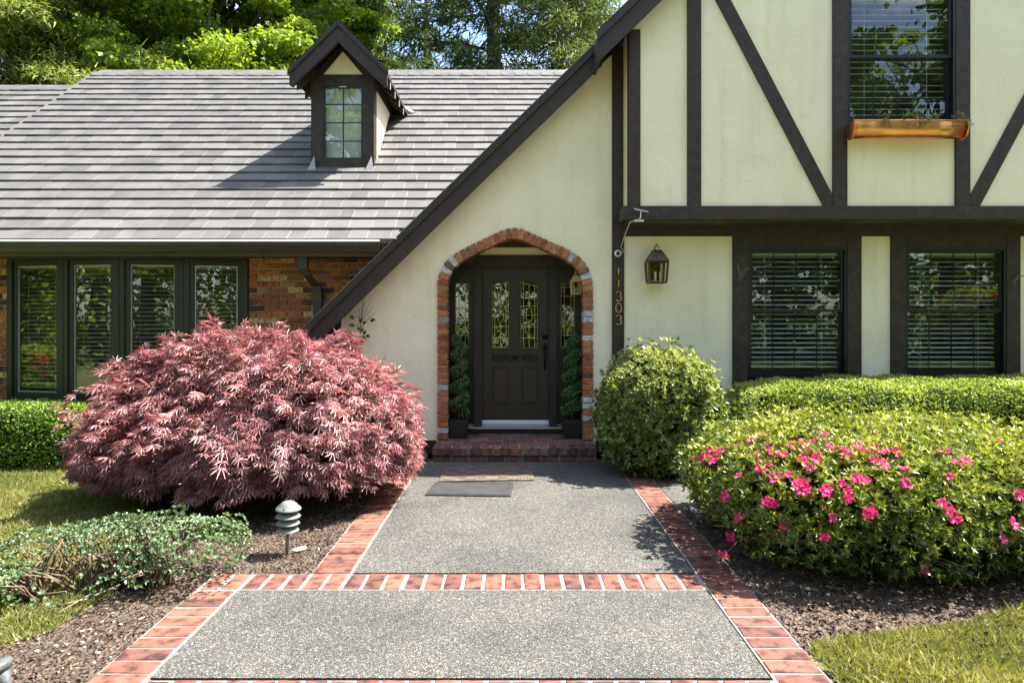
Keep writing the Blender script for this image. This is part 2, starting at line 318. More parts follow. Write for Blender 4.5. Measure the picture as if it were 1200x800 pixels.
def prism(name, poly, y0, y1, mat, parent=None, bevel=0.004, tri=False):
    bm = bmesh.new(); f = b_prism(bm, poly, y0, y1)
    if tri:
        bm.free(); bm = bmesh.new(); n = len(poly)
        a = [bm.verts.new((x, y0, z)) for x, z in poly]; b = [bm.verts.new((x, y1, z)) for x, z in poly]
        for i, j, k2 in tessellate_polygon([[Vector((x, z, 0)) for x, z in poly]]):
            bm.faces.new((a[i], a[j], a[k2])); bm.faces.new((b[k2], b[j], b[i]))
        for i in range(n): bm.faces.new((a[i], b[i], b[(i + 1) % n], a[(i + 1) % n]))
    return fin(bm, name, mat, parent, bevel=0 if tri else bevel)

def b_tube(bm, pts, rad, n=6, cap=True):
    pts = [Vector(p) for p in pts]
    rads = rad if isinstance(rad, (list, tuple)) else [rad] * len(pts)
    rings = []; prev = None
    for i, p in enumerate(pts):
        t = (pts[min(i + 1, len(pts) - 1)] - pts[max(i - 1, 0)])
        if t.length < 1e-9: t = Vector((0, 0, 1))
        t.normalize()
        if prev is None:
            u = t.cross(Vector((0, 0, 1)));
            if u.length < .1: u = t.cross(Vector((1, 0, 0)))
        else: u = prev - t * prev.dot(t)
        u.normalize(); prev = u; w = t.cross(u)
        rings.append([bm.verts.new(p + (u * math.cos(k * 2 * math.pi / n) + w * math.sin(k * 2 * math.pi / n)) * rads[i]) for k in range(n)])
    for a, b in zip(rings, rings[1:]):
        for k in range(n): bm.faces.new((a[k], a[(k + 1) % n], b[(k + 1) % n], b[k]))
    if cap:
        bm.faces.new(rings[0][::-1]); bm.faces.new(rings[-1])

def tube(name, pts, rad, mat, parent=None, n=6, smooth=True):
    bm = bmesh.new(); b_tube(bm, pts, rad, n); return fin(bm, name, mat, parent, smooth)

def b_lathe(bm, prof, n=20, c=(0, 0, 0), mtx=None):
    rings = []
    for r, z in prof:
        rings.append([bm.verts.new((c[0] + max(r, 1e-4) * math.cos(2 * math.pi * k / n), c[1] + max(r, 1e-4) * math.sin(2 * math.pi * k / n), c[2] + z)) for k in range(n)])
    for a, b in zip(rings, rings[1:]):
        for k in range(n): bm.faces.new((a[k], a[(k + 1) % n], b[(k + 1) % n], b[k]))
    bm.faces.new(rings[0][::-1]); bm.faces.new(rings[-1])
    if mtx is not None:
        for ring in rings:
            for v in ring: v.co = mtx @ v.co

def lathe(name, prof, mat, parent=None, n=20, c=(0, 0, 0), mtx=None, smooth=True):
    bm = bmesh.new(); b_lathe(bm, prof, n, c, mtx); o = fin(bm, name, mat, parent, smooth)
    return o

def cbox_mesh(name, sx, sy, sz, c, mat, jit=0.0):
    bm = bmesh.new(); b_box(bm, -sx / 2, sx / 2, -sy / 2, sy / 2, -sz / 2, sz / 2)
    bmesh.ops.bevel(bm, geom=list(bm.edges), offset=c, segments=1, affect='EDGES')
    if jit:
        for v in bm.verts: v.co += Vector((random.uniform(-jit, jit), random.uniform(-jit, jit), random.uniform(-jit, jit)))
    bmesh.ops.recalc_face_normals(bm, faces=bm.faces)
    me = bpy.data.meshes.new(name); bm.to_mesh(me); bm.free(); me.materials.append(M[mat]); return me

def inst(name, me, parent, loc, rot=(0, 0, 0), scale=(1, 1, 1)):
    o = bpy.data.objects.new(name, me); col.objects.link(o); o.parent = parent
    o.location = loc; o.rotation_euler = rot; o.scale = scale; return o

# ------------------------------------------------------------------ foliage helpers (numpy)
LEAF = (np.array([(0, 0, 0), (-.5, .45, .10), (0, 1, -.06), (.5, .45, .10)], float), [(0, 2, 1), (0, 3, 2)])
def strip(w=.12):
    return (np.array([(-w / 2, 0, 0), (w / 2, 0, 0), (w / 3, .6, -.02), (-w / 3, .6, -.02), (0, 1, -.1)], float), [(0, 1, 2), (0, 2, 3), (3, 2, 4)])
def palmate():
    V, Fs = [], []
    for a, l in ((-105, .5), (-68, .78), (-33, .97), (0, 1.08), (33, .97), (68, .78), (105, .5)):
        s, c = math.sin(R(a)), math.cos(R(a)); w = .05
        b = len(V); sx, sy = c, -s
        V += [(0, 0, .02), (s * l * .5 + sx * w, c * l * .5 + sy * w, .02), (s * l, c * l, -.22 * l), (s * l * .5 - sx * w, c * l * .5 - sy * w, .02)]
        Fs += [(b, b + 1, b + 2), (b, b + 2, b + 3)]
    return (np.array(V, float), Fs)
PALM = palmate()

def unit(v): return v / np.maximum(np.linalg.norm(v, axis=-1, keepdims=True), 1e-9)

def tri_mesh(name, V, Fc, rnd, mat, parent):
    me = bpy.data.meshes.new(name)
    me.vertices.add(len(V)); me.vertices.foreach_set('co', np.ascontiguousarray(V, np.float32).ravel())
    me.loops.add(Fc.size); me.loops.foreach_set('vertex_index', np.ascontiguousarray(Fc, np.int32).ravel())
    me.polygons.add(len(Fc)); me.polygons.foreach_set('loop_start', np.arange(0, Fc.size, 3, dtype=np.int32))
    me.update(calc_edges=True)
    a = me.attributes.new('rnd', 'FLOAT', 'FACE'); a.data.foreach_set('value', np.ascontiguousarray(rnd, np.float32))
    return link(name, me, mat, parent)

def leaves(name, P, D, U, size, width, tmpl, mat, parent, rnd=None):
    V0, F0 = tmpl; n = len(P)
    D = unit(D); S = unit(np.cross(D, U)); Un = np.cross(S, D)
    size = np.broadcast_to(np.asarray(size, float), (n,))[:, None, None]
    V = P[:, None, :] + size * (V0[None, :, 0:1] * width * S[:, None, :] + V0[None, :, 1:2] * D[:, None, :] + V0[None, :, 2:3] * Un[:, None, :])
    k = len(V0); Fc = (np.array(F0)[None] + (np.arange(n) * k)[:, None, None]).reshape(-1, 3)
    if rnd is None: rnd = rng.random(n)
    return tri_mesh(name, V.reshape(-1, 3), Fc, np.repeat(np.clip(rnd, 0, 1), len(F0)), mat, parent)

def rdir(n): return unit(rng.normal(size=(n, 3)))

def lumpy(P, k=3.0, seed=0):
    """cheap smooth noise in -1..1"""
    r = np.random.default_rng(seed); s = np.zeros(len(P))
    for j in range(5):
        w = r.normal(size=3) * k * (1 + .5 * j); s += np.sin(P @ w + r.uniform(0, 6.3)) / (1 + .4 * j)
    return s / 2.6

def blob_points(n, c, rad, p=2.0, zcut=-1.0, amp=.06, k=3, seed=0, depth=.12, fine=0.0):
    """points + outward normals spread evenly over a lumpy superellipsoid shell"""
    rad = np.array(rad, float); Q, NN, tot = [], [], 0
    while tot < n:
        d = rdir(n * 3); d = d[d[:, 2] > zcut]
        r = 1.0 / (np.sum(np.abs(d) ** p, axis=1) ** (1 / p)); q = d * r[:, None]
        g = unit(np.sign(q) * np.abs(q) ** (p - 1)); w = r ** 2 / np.maximum(np.sum(d * g, 1), .05) * np.linalg.norm(g / rad, axis=1)
        ok = rng.random(len(q)) < w / np.percentile(w, 98); q = q[ok]; Q.append(q); NN.append(unit(g[ok] / rad)); tot += len(q)
    q = np.concatenate(Q)[:n]; N = np.concatenate(NN)[:n]
    f = 1 + amp * lumpy(q * rad, k, seed) - depth * rng.random(len(q)) ** 2
    return np.array(c) + q * rad * f[:, None] + N * (fine * lumpy(q * rad, 15, seed + 50))[:, None], N

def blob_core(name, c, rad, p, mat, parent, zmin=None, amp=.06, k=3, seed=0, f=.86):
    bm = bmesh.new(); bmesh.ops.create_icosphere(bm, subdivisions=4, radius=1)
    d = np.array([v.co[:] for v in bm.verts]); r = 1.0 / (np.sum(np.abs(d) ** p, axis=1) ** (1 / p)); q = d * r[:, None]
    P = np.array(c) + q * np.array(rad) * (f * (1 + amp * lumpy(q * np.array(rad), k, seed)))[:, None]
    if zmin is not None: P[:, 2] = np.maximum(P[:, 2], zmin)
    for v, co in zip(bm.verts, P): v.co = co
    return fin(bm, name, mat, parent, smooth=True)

def rosettes(P, N, k, tilt=.8, up=.25):
    """k leaves fanned round every shoot tip; returns base points, directions, normals"""
    n = len(P); A = unit(N + .35 * rng.normal(size=(n, 3)) + np.array((0, 0, up)))
    T = unit(np.cross(A, rdir(n))); B = np.cross(A, T)
    ang = (np.arange(k) * 2 * math.pi / k)[None] + rng.random((n, 1)) * 6.3 + rng.normal(size=(n, k)) * .25
    t = tilt + rng.normal(size=(n, k)) * .22
    rad = np.cos(ang)[..., None] * T[:, None] + np.sin(ang)[..., None] * B[:, None]
    D = A[:, None] * np.cos(t)[..., None] + rad * np.sin(t)[..., None]
    U = A[:, None] * np.sin(t)[..., None] - rad * np.cos(t)[..., None]
    return np.repeat(P, k, 0), D.reshape(-1, 3), U.reshape(-1, 3)

def in_poly(P, poly):
    x, y = P[:, 0], P[:, 1]; c = np.zeros(len(P), bool); n = len(poly)
    for i in range(n):
        x0, y0 = poly[i]; x1, y1 = poly[i - 1]
        c ^= ((y0 > y) != (y1 > y)) & (x < (x1 - x0) * (y - y0) / (y1 - y0 + 1e-12) + x0)
    return c

def sheet(name, poly, z, mat, thick=.05):
    bm = bmesh.new(); a = [bm.verts.new((x, y, z)) for x, y in poly]; f = bm.faces.new(a)
    r = bmesh.ops.extrude_face_region(bm, geom=[f]); 
    for v in [g for g in r['geom'] if isinstance(g, bmesh.types.BMVert)]: v.co.z -= thick
    bmesh.ops.triangulate(bm, faces=[f for f in bm.faces if len(f.verts) > 4])
    return fin(bm, name, mat)
# patch parenting so that parts stay in world coordinates while their thing's Empty stands at its base
_link0, _inst0 = link, inst
def _root_fix(o, parent):
    if parent is not None and parent.parent is None: o.matrix_parent_inverse = Matrix.Translation(-parent.location)
    return o
def link(name, me, mat=None, parent=None): return _root_fix(_link0(name, me, mat, parent), parent)
def inst(name, me, parent, *a, **k): return _root_fix(_inst0(name, me, parent, *a, **k), parent)

# ================================================================== THE SETTING: ground, beds, lawns, path
def big(name, s, z, mat):
    bm = bmesh.new(); a = [bm.verts.new(v) for v in ((-s, -s, z), (s, -s, z), (s, s, z), (-s, s, z))]; bm.faces.new(a); return fin(bm, name, mat)
tag(big('ground', 900, -.07, 'ground'), kind='structure')

XL, XR = -1.055, 1.21            # inner edges of the upper path panel
XL2 = -1.69                      # inner edge of the wider lower panel
BW = .25                         # border brick length
D1a, D1b = 3.90, 4.14            # cross band
D2a, D2b = 2.675, 2.915          # band at the bottom of the picture

left_bed = [(-9, 7.95), (XL - BW - .015, 7.95), (XL - BW - .015, D1b + .012), (XL2 - BW - .015, D1b + .012), (XL2 - BW - .015, -4), (-9, -4)]
right_bed = [(XR + BW + .015, -4), (12, -4), (12, 7.95), (XR + BW + .015, 7.95)]
tag(sheet('garden_bed', left_bed, -.012, 'mulch'), kind='structure')
tag(sheet('garden_bed', right_bed, -.012, 'mulch'), kind='structure')
lawn_l = [GP(*p) for p in ((-900, 552), (120, 552), (185, 562), (190, 580), (160, 605), (168, 645), (150, 682), (110, 707), (60, 738), (0, 757))] + [(-2.6, 2.6), (-2.75, 1.5), (-3.2, 0), (-3.4, -3.9), (-16, -3.9), (-16, 6.0)]
lawn_r = [(1.85, -3.9), (1.72, 1.5), (1.60, 2.55)] + [GP(*p) for p in ((948, 772), (952, 756), (985, 747), (1060, 741), (1130, 729), (1200, 712), (1330, 684))] + [(9.5, 5.3), (9.5, -3.9)]
tag(sheet('lawn', lawn_l, -.002, 'lawn', .009), kind='structure')
tag(sheet('lawn', lawn_r, -.002, 'lawn', .009), kind='structure')

def grass(name, poly, boxr, dens, hmin, hmax, label):
    x0, x1, y0, y1 = boxr; n = int((x1 - x0) * (y1 - y0) * dens)
    P = np.c_[rng.uniform(x0, x1, n), rng.uniform(y0, y1, n), np.full(n, -.004)]; P = P[in_poly(P, poly)]
    n = len(P); patch = lumpy(P * np.array((1, 1, 0)), 3.5, 5)
    D = unit(np.c_[rng.normal(size=(n, 2)) * .95, np.full(n, 1.0)]); U = unit(rng.normal(size=(n, 3)) * np.array((1, 1, .1)))
    h = rng.uniform(hmin, hmax, n) * (1 + .3 * patch) * np.where(rng.random(n) < .05, 1.6, 1)
    t = (np.array([(-.5, 0, 0), (.5, 0, 0), (0, 1, -.15)], float), [(0, 1, 2)])
    o = leaves(name, P, D, U, h, .2, t, 'grass', None, .45 + .25 * patch + rng.normal(size=n) * .22)
    tag(o, label, 'grass', kind='stuff')
grass('grass', lawn_l, (-6.4, -2.2, 2.6, 7.0), 12500, .030, .065, 'short sunlit lawn grass left of the red maple')
grass('grass', lawn_r, (1.5, 4.6, 2.2, 4.2), 21000, .026, .058, 'short sunlit lawn grass in the bottom right corner')

def chips(name, poly, boxr, n, smin, smax, label):
    x0, x1, y0, y1 = boxr
    P = np.c_[rng.uniform(x0, x1, n), rng.uniform(y0, y1, n), rng.uniform(-.012, .012, n)]; P = P[in_poly(P, poly)]; n = len(P)
    D = unit(rng.normal(size=(n, 3)) * np.array((1, 1, .4))); U = unit(rng.normal(size=(n, 3)) * .6 + np.array((0, 0, 1)))
    o = leaves(name, P, D, U, rng.uniform(smin, smax, n), rng.uniform(.3, .8), LEAF, 'chip', None, rng.random(n) * .85 + (rng.random(n) > .985) * .3)
    tag(o, label, 'mulch', kind='stuff')
chips('mulch_chips', left_bed, (-4.4, -1.0, 2.4, 6.2), 34000, .008, .042, 'loose brown bark mulch around the low shrub and path light')
chips('mulch_chips', right_bed, (1.3, 5.2, 2.3, 5.6), 26000, .008, .042, 'loose brown bark mulch below the pink azalea')
def pebbles(n):
    bm = bmesh.new()
    for i in range(n):
        px, py = random.uniform(10, 160), random.uniform(700, 800)
        x, y = GP(px, py)
        if not in_poly(np.array([(x, y)]), left_bed)[0]: continue
        r = random.uniform(.004, .011)
        bmesh.ops.create_icosphere(bm, subdivisions=1, radius=r, matrix=Matrix.Translation((x, y, .002)) @ Matrix.Diagonal((1.3, 1, .7, 1)))
    o = fin(bm, 'pebbles', 'stone'); tag(o, 'small pale pebbles in the soil by the path edge', 'pebbles', kind='stuff')
pebbles(45)

path = bpy.data.objects.new('path', None); col.objects.link(path); path.location = (0, 5, 0); path['kind'] = 'structure'
# mortar bed under the bricks (a plate below their tops), aggregate panels
bm = bmesh.new()
for (x0, x1, y0, y1) in ((XL - BW - .012, XL, D1b, 7.93), (XR, XR + BW + .012, -1.0, 7.93), (XL2 - BW - .012, XR, D1a - .012, D1b), (XL2 - BW - .012, XL2, -1.0, D1a - .012), (XL2, XR, D2a, D2b)):
    b_box(bm, x0, x1, y0, y1, -.06, -.004)
fin(bm, 'mortar_bed', 'path_mortar', path)
def panel(x0, x1, y0, y1): box('concrete_panel', x0, x1, y0, y1, -.06, .002, 'aggregate', path, .004)
panel(XL + .014, XR - .014, D1b + .012, 7.46)
panel(XL2 + .014, XR - .014, D2b + .012, D1a - .014)
panel(XL2 + .014, XR - .014, -1.0, D2a - .012)
bm_side = box('concrete_panel', XR + BW + .02, 3.1, 5.35, 6.45, -.06, -.001, 'aggregate', path, .004)
pb = [cbox_mesh('path_brick', BW - .004, .1055, .06, .005, 'path_brick', .0018) for _ in range(4)]
def pbrick(x, y, ninety=False, sx=1.0):
    inst('brick', random.choice(pb), path, (x + random.uniform(-.003, .003), y, -.0285 + random.uniform(-.003, .0025)), (random.uniform(-.012, .012), random.uniform(-.008, .008), (R(90) if ninety else 0) + random.uniform(-.018, .018)), (sx * random.uniform(.985, 1.01), random.uniform(.97, 1.0), 1))
y = 2.1
while y < 7.88: pbrick(XR + BW / 2 + .008, y); y += .1155
y = D1b + .06
while y < 7.88: pbrick(XL - BW / 2 - .008, y); y += .1155
y = D1a - .07
while y > 2.1: pbrick(XL2 - BW / 2 - .008, y); y -= .1155
x = XL2 - BW + .05
nb_ = 25; pt_ = (XR - .01 - (XL2 - BW)) / nb_
for q in range(nb_): pbrick(XL2 - BW + pt_ * (q + .5), (D1a + D1b) / 2, True, .93)
nb_ = 24; pt_ = (XR - XL2 - .02) / nb_
for q in range(nb_): pbrick(XL2 + .01 + pt_ * (q + .5), (D2a + D2b) / 2, True, .93)

# ================================================================== THE HOUSE
D0, DJ, DR, DRJ, DB = 7.93, 7.52, 7.68, 7.27, 8.10
s0 = F / D0
GC = 4.62                                        # centre line of the big front gable
def zr1(x): return 2.584 + .974 * (x + 1.453)
def zr(x): return min(zr1(x), zr1(2 * GC - x))
house = thing('house', 'cream stucco tudor house with dark brown timbers, grey shingle roof and arched brick entry', 'house', loc=(0, D0, 0))

# ---- entry wall with the arched opening
k = 5.3333
arch_out = [(70, 800), (70, 560), (70, 430), (74, 395), (90, 350), (125, 292), (155, 266), (200, 240), (310, 185), (400, 140), (470, 108), (505, 96), (545, 91), (585, 96), (625, 110), (740, 163), (850, 212), (905, 238), (955, 272), (990, 310), (1015, 350), (1030, 390), (1038, 440), (1040, 560), (1040, 800)]
arch_in = [(128, 800), (128, 560), (128, 445), (132, 415), (146, 380), (172, 340), (195, 316), (230, 292), (330, 240), (420, 199), (480, 172), (512, 163), (545, 160), (580, 163), (612, 172), (715, 218), (830, 268), (875, 290), (912, 318), (940, 350), (958, 385), (970, 420), (976, 460), (978, 560), (978, 800)]
def axz(p, d): return (PX(500 + p[0] / k, d), PZ(250 + p[1] / k, d))
DA = D0 - .035
Ao = [axz(p, DA) for p in arch_out]; Ai = [axz(p, DA) for p in arch_in]
ZP = .17                                         # porch floor height
Ao[0] = (Ao[0][0], ZP); Ao[-1] = (Ao[-1][0], ZP); Ai[0] = (Ai[0][0], ZP); Ai[-1] = (Ai[-1][0], ZP)
Am = [((a[0] + b[0]) / 2, (a[1] + b[1]) / 2) for a, b in zip(Ao, Ai)]
xl, xr_ = PX(398, D0), PX(724, D0)
wp = [(xl, 0.0), (xl, zr(xl) - .22), (xr_, zr(xr_) - .22), (xr_, 0.0), (Am[-1][0], 0.0)] + Am[::-1] + [(Am[0][0], 0.0)]
ew = prism('entry_wall', wp, D0, D0 + .18, 'stucco', house, tri=True)
# base band left and right of the step
box('base_band', xl, PX(511, D0), D0 - .012, D0 + .05, 0, .165, 'base', house)
box('base_band', PX(698, D0), PX(1300, D0), D0 - .012, D0 + .05, 0, .165, 'base', house)

# arch bricks, one by one along the arch line
arch = box('arch_surround', Am[0][0] - .02, Am[0][0] + .02, D0 + .01, D0 + .16, ZP, ZP + .3, 'mortar', house, 0)
bm = bmesh.new()      # mortar backing: a ring between the outer and inner lines, slightly recessed
def inset(p, q, t): return (p[0] + (q[0] - p[0]) * t, p[1] + (q[1] - p[1]) * t)
oo = [inset(a, b, .05) for a, b in zip(Ao, Ai)]; ii = [inset(b, a, .05) for a, b in zip(Ao, Ai)]
for j in range(len(oo) - 1): b_prism(bm, [oo[j], oo[j + 1], ii[j + 1], ii[j]], DA + .012, D0 + .17)
bpy.data.objects.remove(arch); arch = fin(bm, 'arch_surround', 'mortar', house)
cum = [0]
for a, b in zip(Am, Am[1:]): cum.append(cum[-1] + math.dist(a, b))
nb = int(cum[-1] / .0765); pit = cum[-1] / nb
ab = [cbox_mesh('arch_brick', .142, .21, pit - .014, .006, 'arch_brick', .003) for _ in range(5)]
for i in range(nb):
    s = (i + .5) * pit; j = max(q for q in range(len(cum) - 1) if cum[q] <= s); t = (s - cum[j]) / (cum[j + 1] - cum[j])
    c = inset(Am[j], Am[j + 1], t); wv = math.dist(inset(Ao[j], Ao[j + 1], t), inset(Ai[j], Ai[j + 1], t))
    tx, tz = Am[j + 1][0] - Am[j][0], Am[j + 1][1] - Am[j][1]
    # smooth the tangent over neighbours
    def pt(u):
        u = min(max(u, 0), cum[-1] - 1e-6); q = max(w for w in range(len(cum) - 1) if cum[w] <= u); return inset(Am[q], Am[q + 1], (u - cum[q]) / (cum[q + 1] - cum[q]))
    p0, p1 = pt(s - .06), pt(s + .06); ang = math.atan2(p1[1] - p0[1], p1[0] - p0[0])
    inst('brick', random.choice(ab), arch, (c[0], DA + .1 + random.uniform(-.006, .003), c[1]), (random.uniform(-.02, .02), -(ang - R(90)), 0), (min(1.1, max(.9, wv / .142)), 1, 1))

# recess behind the arch
for a, b in ((-.96, -.885), (.985, 1.06)): box('recess_side', a, b, D0 + .16, 8.62, 0, 2.95, 'timber', house, .003)
box('recess_ceiling', -.96, 1.06, D0 + .16, 8.62, 2.64, 2.72, 'timber', house)
DD = 8.5
box('recess_panel', PX(518, 8.46), PX(690, 8.46), 8.44, 8.5, PZ(299, 8.44), PZ(289, 8.44), 'stucco', house)
box('recess_panel', PX(518, 8.46), PX(690, 8.46), 8.43, 8.5, PZ(289, 8.44) + .002, PZ(278, 8.44), 'timber', house)
box('door_header', PX(520, 8.42), PX(688, 8.42), 8.40, 8.56, PZ(313, 8.4), PZ(299, 8.4) - .002, 'timber', house, .006)
for a, b in ((555.5, 564.5), (643.5, 652.5)):
    box('door_post', PX(a, 8.4), PX(b, 8.4), 8.37, 8.58, .18, PZ(313, 8.4) - .003, 'timber', house, .008)

# ---- the door
bm = bmesh.new()
dx0, dx1, dz0, dz1 = PX(564.5, DD), PX(643.5, DD), PZ(491.3, DD), PZ(312.5, DD)
def dxz(px, py): return (PX(px, DD), PZ(py, DD))
GL = [dxz(576, 408), dxz(597, 408), dxz(597, 327.5), dxz(576, 333)]
GR = [dxz(609.6, 408), dxz(630.5, 408), dxz(630.5, 333), dxz(609.6, 327.5)]
PL = [dxz(575.5, 475), dxz(597.5, 475), dxz(597.5, 428), dxz(575.5, 428)]
PR = [dxz(609.5, 475), dxz(632, 475), dxz(632, 428), dxz(609.5, 428)]
xs = [dx0, GL[0][0], GL[1][0], GR[0][0], GR[1][0], dx1]
gz0, gz1 = GL[0][1], GL[2][1]; pz0, pz1 = PL[0][1], PL[2][1]
y0, y1 = DD - .022, DD + .022
b_box(bm, xs[0], xs[1], y0, y1, dz0, dz1); b_box(bm, xs[2], xs[3], y0, y1, dz0, dz1); b_box(bm, xs[4], xs[5], y0, y1, dz0, dz1)
for a, b in ((1, 2), (3, 4)):
    b_box(bm, xs[a], xs[b], y0, y1, dz0, pz0); b_box(bm, xs[a], xs[b], y0, y1, pz1, gz0)
    zs = (GL[3][1], GL[2][1]) if a == 1 else (GR[3][1], GR[2][1])
    tl, tr = (GL[3][1], GL[2][1]) if a == 1 else (GR[3][1], GR[2][1])
    b_prism(bm, [(xs[a], tl), (xs[b], tr), (xs[b], dz1), (xs[a], dz1)], y0, y1)
door = fin(bm, 'front_door', 'door', house); door['label'] = 'dark stained wooden front door with two leaded glass panes'
# fix right pane heights: list order is bottom-left, bottom-right, top-right, top-left
def ring_prism(poly, w, y0, y1, name, mat, parent):
    c = (sum(p[0] for p in poly) / len(poly), sum(p[1] for p in poly) / len(poly)); bm = bmesh.new(); n = len(poly)
    inn = []
    for p in poly: inn.append((p[0] + (w if p[0] < c[0] else -w), p[1] + (w if p[1] < c[1] else -w)))
    for i in range(n): b_prism(bm, [poly[i], poly[(i + 1) % n], inn[(i + 1) % n], inn[i]], y0, y1)
    return fin(bm, name, mat, parent)
for g in (GL, GR):
    ring_prism([(p[0] + (-.012 if i in (0, 3) else .012), p[1] + (-.012 if i < 2 else .012)) for i, p in enumerate(g)], .02, DD - .036, DD - .021, 'glass_moulding', 'door_dark', door)
    prism('pane', g, DD - .004, DD + .002, 'leadglass', door, 0)
    # brass came pattern
    bm = bmesh.new(); x0, x1 = g[0][0], g[1][0]; w = x1 - x0; cx = (x0 + x1) / 2; z0 = g[0][1]; zt = min(g[2][1], g[3][1]); hgt = zt - z0; r = .0046
    yy = DD - .008
    def bar(p, q): b_tube(bm, [(p[0], yy, p[1]), (q[0], yy, q[1])], r, 4)
    bar((x0 + .008, z0), (x0 + .008, g[3][1])); bar((x1 - .008, z0), (x1 - .008, g[2][1])); bar((x0, z0 + .006), (x1, z0 + .006)); bar(g[3], g[2])
    bar((x0 + .045, z0), (x0 + .045, g[3][1])); bar((x1 - .045, z0), (x1 - .045, g[2][1]))
    for f_ in (.16, .34, .52, .66, .84): bar((x0, z0 + hgt * f_), (x1, z0 + hgt * f_))
    bar((g[3][0], g[3][1] - .035), (g[2][0], g[2][1] - .035))
    bar((cx, z0), (cx, z0 + hgt * .40)); bar((cx, z0 + hgt * .64), (cx, zt))
    b_tube(bm, [(cx + .042 * math.cos(t * math.pi / 8), yy, z0 + hgt * .52 + .10 * math.sin(t * math.pi / 8)) for t in range(17)], r, 4)
    for f_ in (.34, .70, .18):
        zc = z0 + hgt * f_
        for a in range(4): bar((cx + .022 * math.cos(a * math.pi / 2), zc + .022 * math.sin(a * math.pi / 2)), (cx + .022 * math.cos((a + 1) * math.pi / 2), zc + .022 * math.sin((a + 1) * math.pi / 2)))
    fin(bm, 'came', 'gold_came', door)
for g in (PL, PR):
    prism('panel', g, DD - .004, DD + .01, 'door', door, 0)
    ring_prism(g, .03, DD - .036, DD - .005, 'panel_moulding', 'door_dark', door)
    gi = [(p[0] + (.04 if i in (0, 3) else -.04), p[1] + (.04 if i < 2 else -.04)) for i, p in enumerate(g)]
    prism('raised_panel', gi, DD - .03, DD - .003, 'door', door, .014)
# carved scroll
bm = bmesh.new(); cz = PZ(418, DD); cx = PX(603.3, DD); yy = DD - .026
for sgn in (-1, 1):
    for (ox, r0, ph, dirn, turns) in ((.065, .055, 2.6, 1, 1.3), (.165, .05, -.5, -1, 1.25), (.26, .055, 2.6, 1, 1.35)):
        pts = []
        for q in range(19):
            t = q / 18; rr = r0 * (1 - .78 * t); an = ph + dirn * t * turns * 2 * math.pi
            pts.append((cx + sgn * (ox + rr * math.cos(an)), yy, cz + rr * math.sin(an)))
        b_tube(bm, pts, [.017 * (1 - .45 * q / 18) for q in range(19)], 6)
    b_tube(bm, [(cx + sgn * (.02 + .27 * q / 14), yy, cz + .026 * math.sin(q / 14 * 2 * math.pi * 1.5)) for q in range(15)], .0085, 6)
bmesh.ops.create_uvsphere(bm, u_segments=10, v_segments=6, radius=.026, matrix=Matrix.Translation((cx, yy, cz)))
fin(bm, 'carved_scroll', 'door_dark', door, True)
hx = PX(638.3, DD)
bm = bmesh.new(); b_lathe(bm, [(.034, 0), (.034, .008), (.022, .014), (.016, .03), (.006, .034)], 18, mtx=Matrix.Translation((hx, DD - .022, PZ(394.5, DD))) @ Matrix.Rotation(R(90), 4, 'X'))
fin(bm, 'deadbolt', 'black_metal', door, True)
bm = bmesh.new()
b_lathe(bm, [(.03, 0), (.03, .008), (.018, .014), (.012, .03)], 16, mtx=Matrix.Translation((hx, DD - .022, PZ(407.5, DD))) @ Matrix.Rotation(R(90), 4, 'X'))
b_tube(bm, [(hx, DD - .03, PZ(406, DD)), (hx, DD - .075, PZ(408, DD)), (hx, DD - .085, PZ(415, DD)), (hx, DD - .07, PZ(424, DD)), (hx, DD - .03, PZ(431, DD))], [.01, .012, .014, .011, .009], 8)
b_box(bm, hx - .011, hx + .011, DD - .033, DD - .021, PZ(434, DD), PZ(403, DD))
fin(bm, 'handle', 'black_metal', door, True)
# sidelights
for (a, b, ga, gb) in ((518, 556.5, 533.6, 549.6), (651.5, 690, 657, 673.4)):
    bm = bmesh.new(); X0, X1, G0, G1 = PX(a, DD), PX(b, DD), PX(ga, DD), PX(gb, DD); z0, z1 = PZ(407.5, DD), PZ(332, DD); zt, zb = PZ(312.5, DD), .18
    for q in ((X0, G0, zb, zt), (G1, X1, zb, zt), (G0, G1, zb, z0), (G0, G1, z1, zt)): b_box(bm, q[0], q[1], DD - .02, DD + .03, q[2], q[3])
    sl = fin(bm, 'sidelight', 'door', house)
    box('pane', G0, G1, DD, DD + .005, z0, z1, 'leadglass', sl, 0)
    bm = bmesh.new(); yy = DD - .005; r = .0042; w = G1 - G0; h_ = z1 - z0; cx = (G0 + G1) / 2
    for x in (G0 + .006, G0 + .05, G1 - .05, G1 - .006): b_tube(bm, [(x, yy, z0), (x, yy, z1)], r, 4)
    for f_ in (.007, .2, .42, .62, .8, .94, .993): b_tube(bm, [(G0, yy, z0 + h_ * f_), (G1, yy, z0 + h_ * f_)], r, 4)
    for f_ in (.28, .62, .2):
        zc = z0 + h_ * f_
        for q in range(4): b_tube(bm, [(cx + .022 * math.cos(q * math.pi / 2), yy, zc + .022 * math.sin(q * math.pi / 2)), (cx + .022 * math.cos((q + 1) * math.pi / 2), yy, zc + .022 * math.sin((q + 1) * math.pi / 2))], r, 4)
    fin(bm, 'came', 'gold_came', sl)
box('interior_wall', -1.1, 1.15, 9.6, 9.7, 0, 2.9, 'interior', house, 0)
box('interior_wall', -1.15, -1.1, 8.62, 9.6, 0, 2.9, 'interior', house, 0)
box('interior_wall', 1.15, 1.2, 8.62, 9.6, 0, 2.9, 'interior', house, 0)
box('interior_wall', -1.1, 1.15, 8.62, 9.6, 2.9, 2.95, 'interior', house, 0)
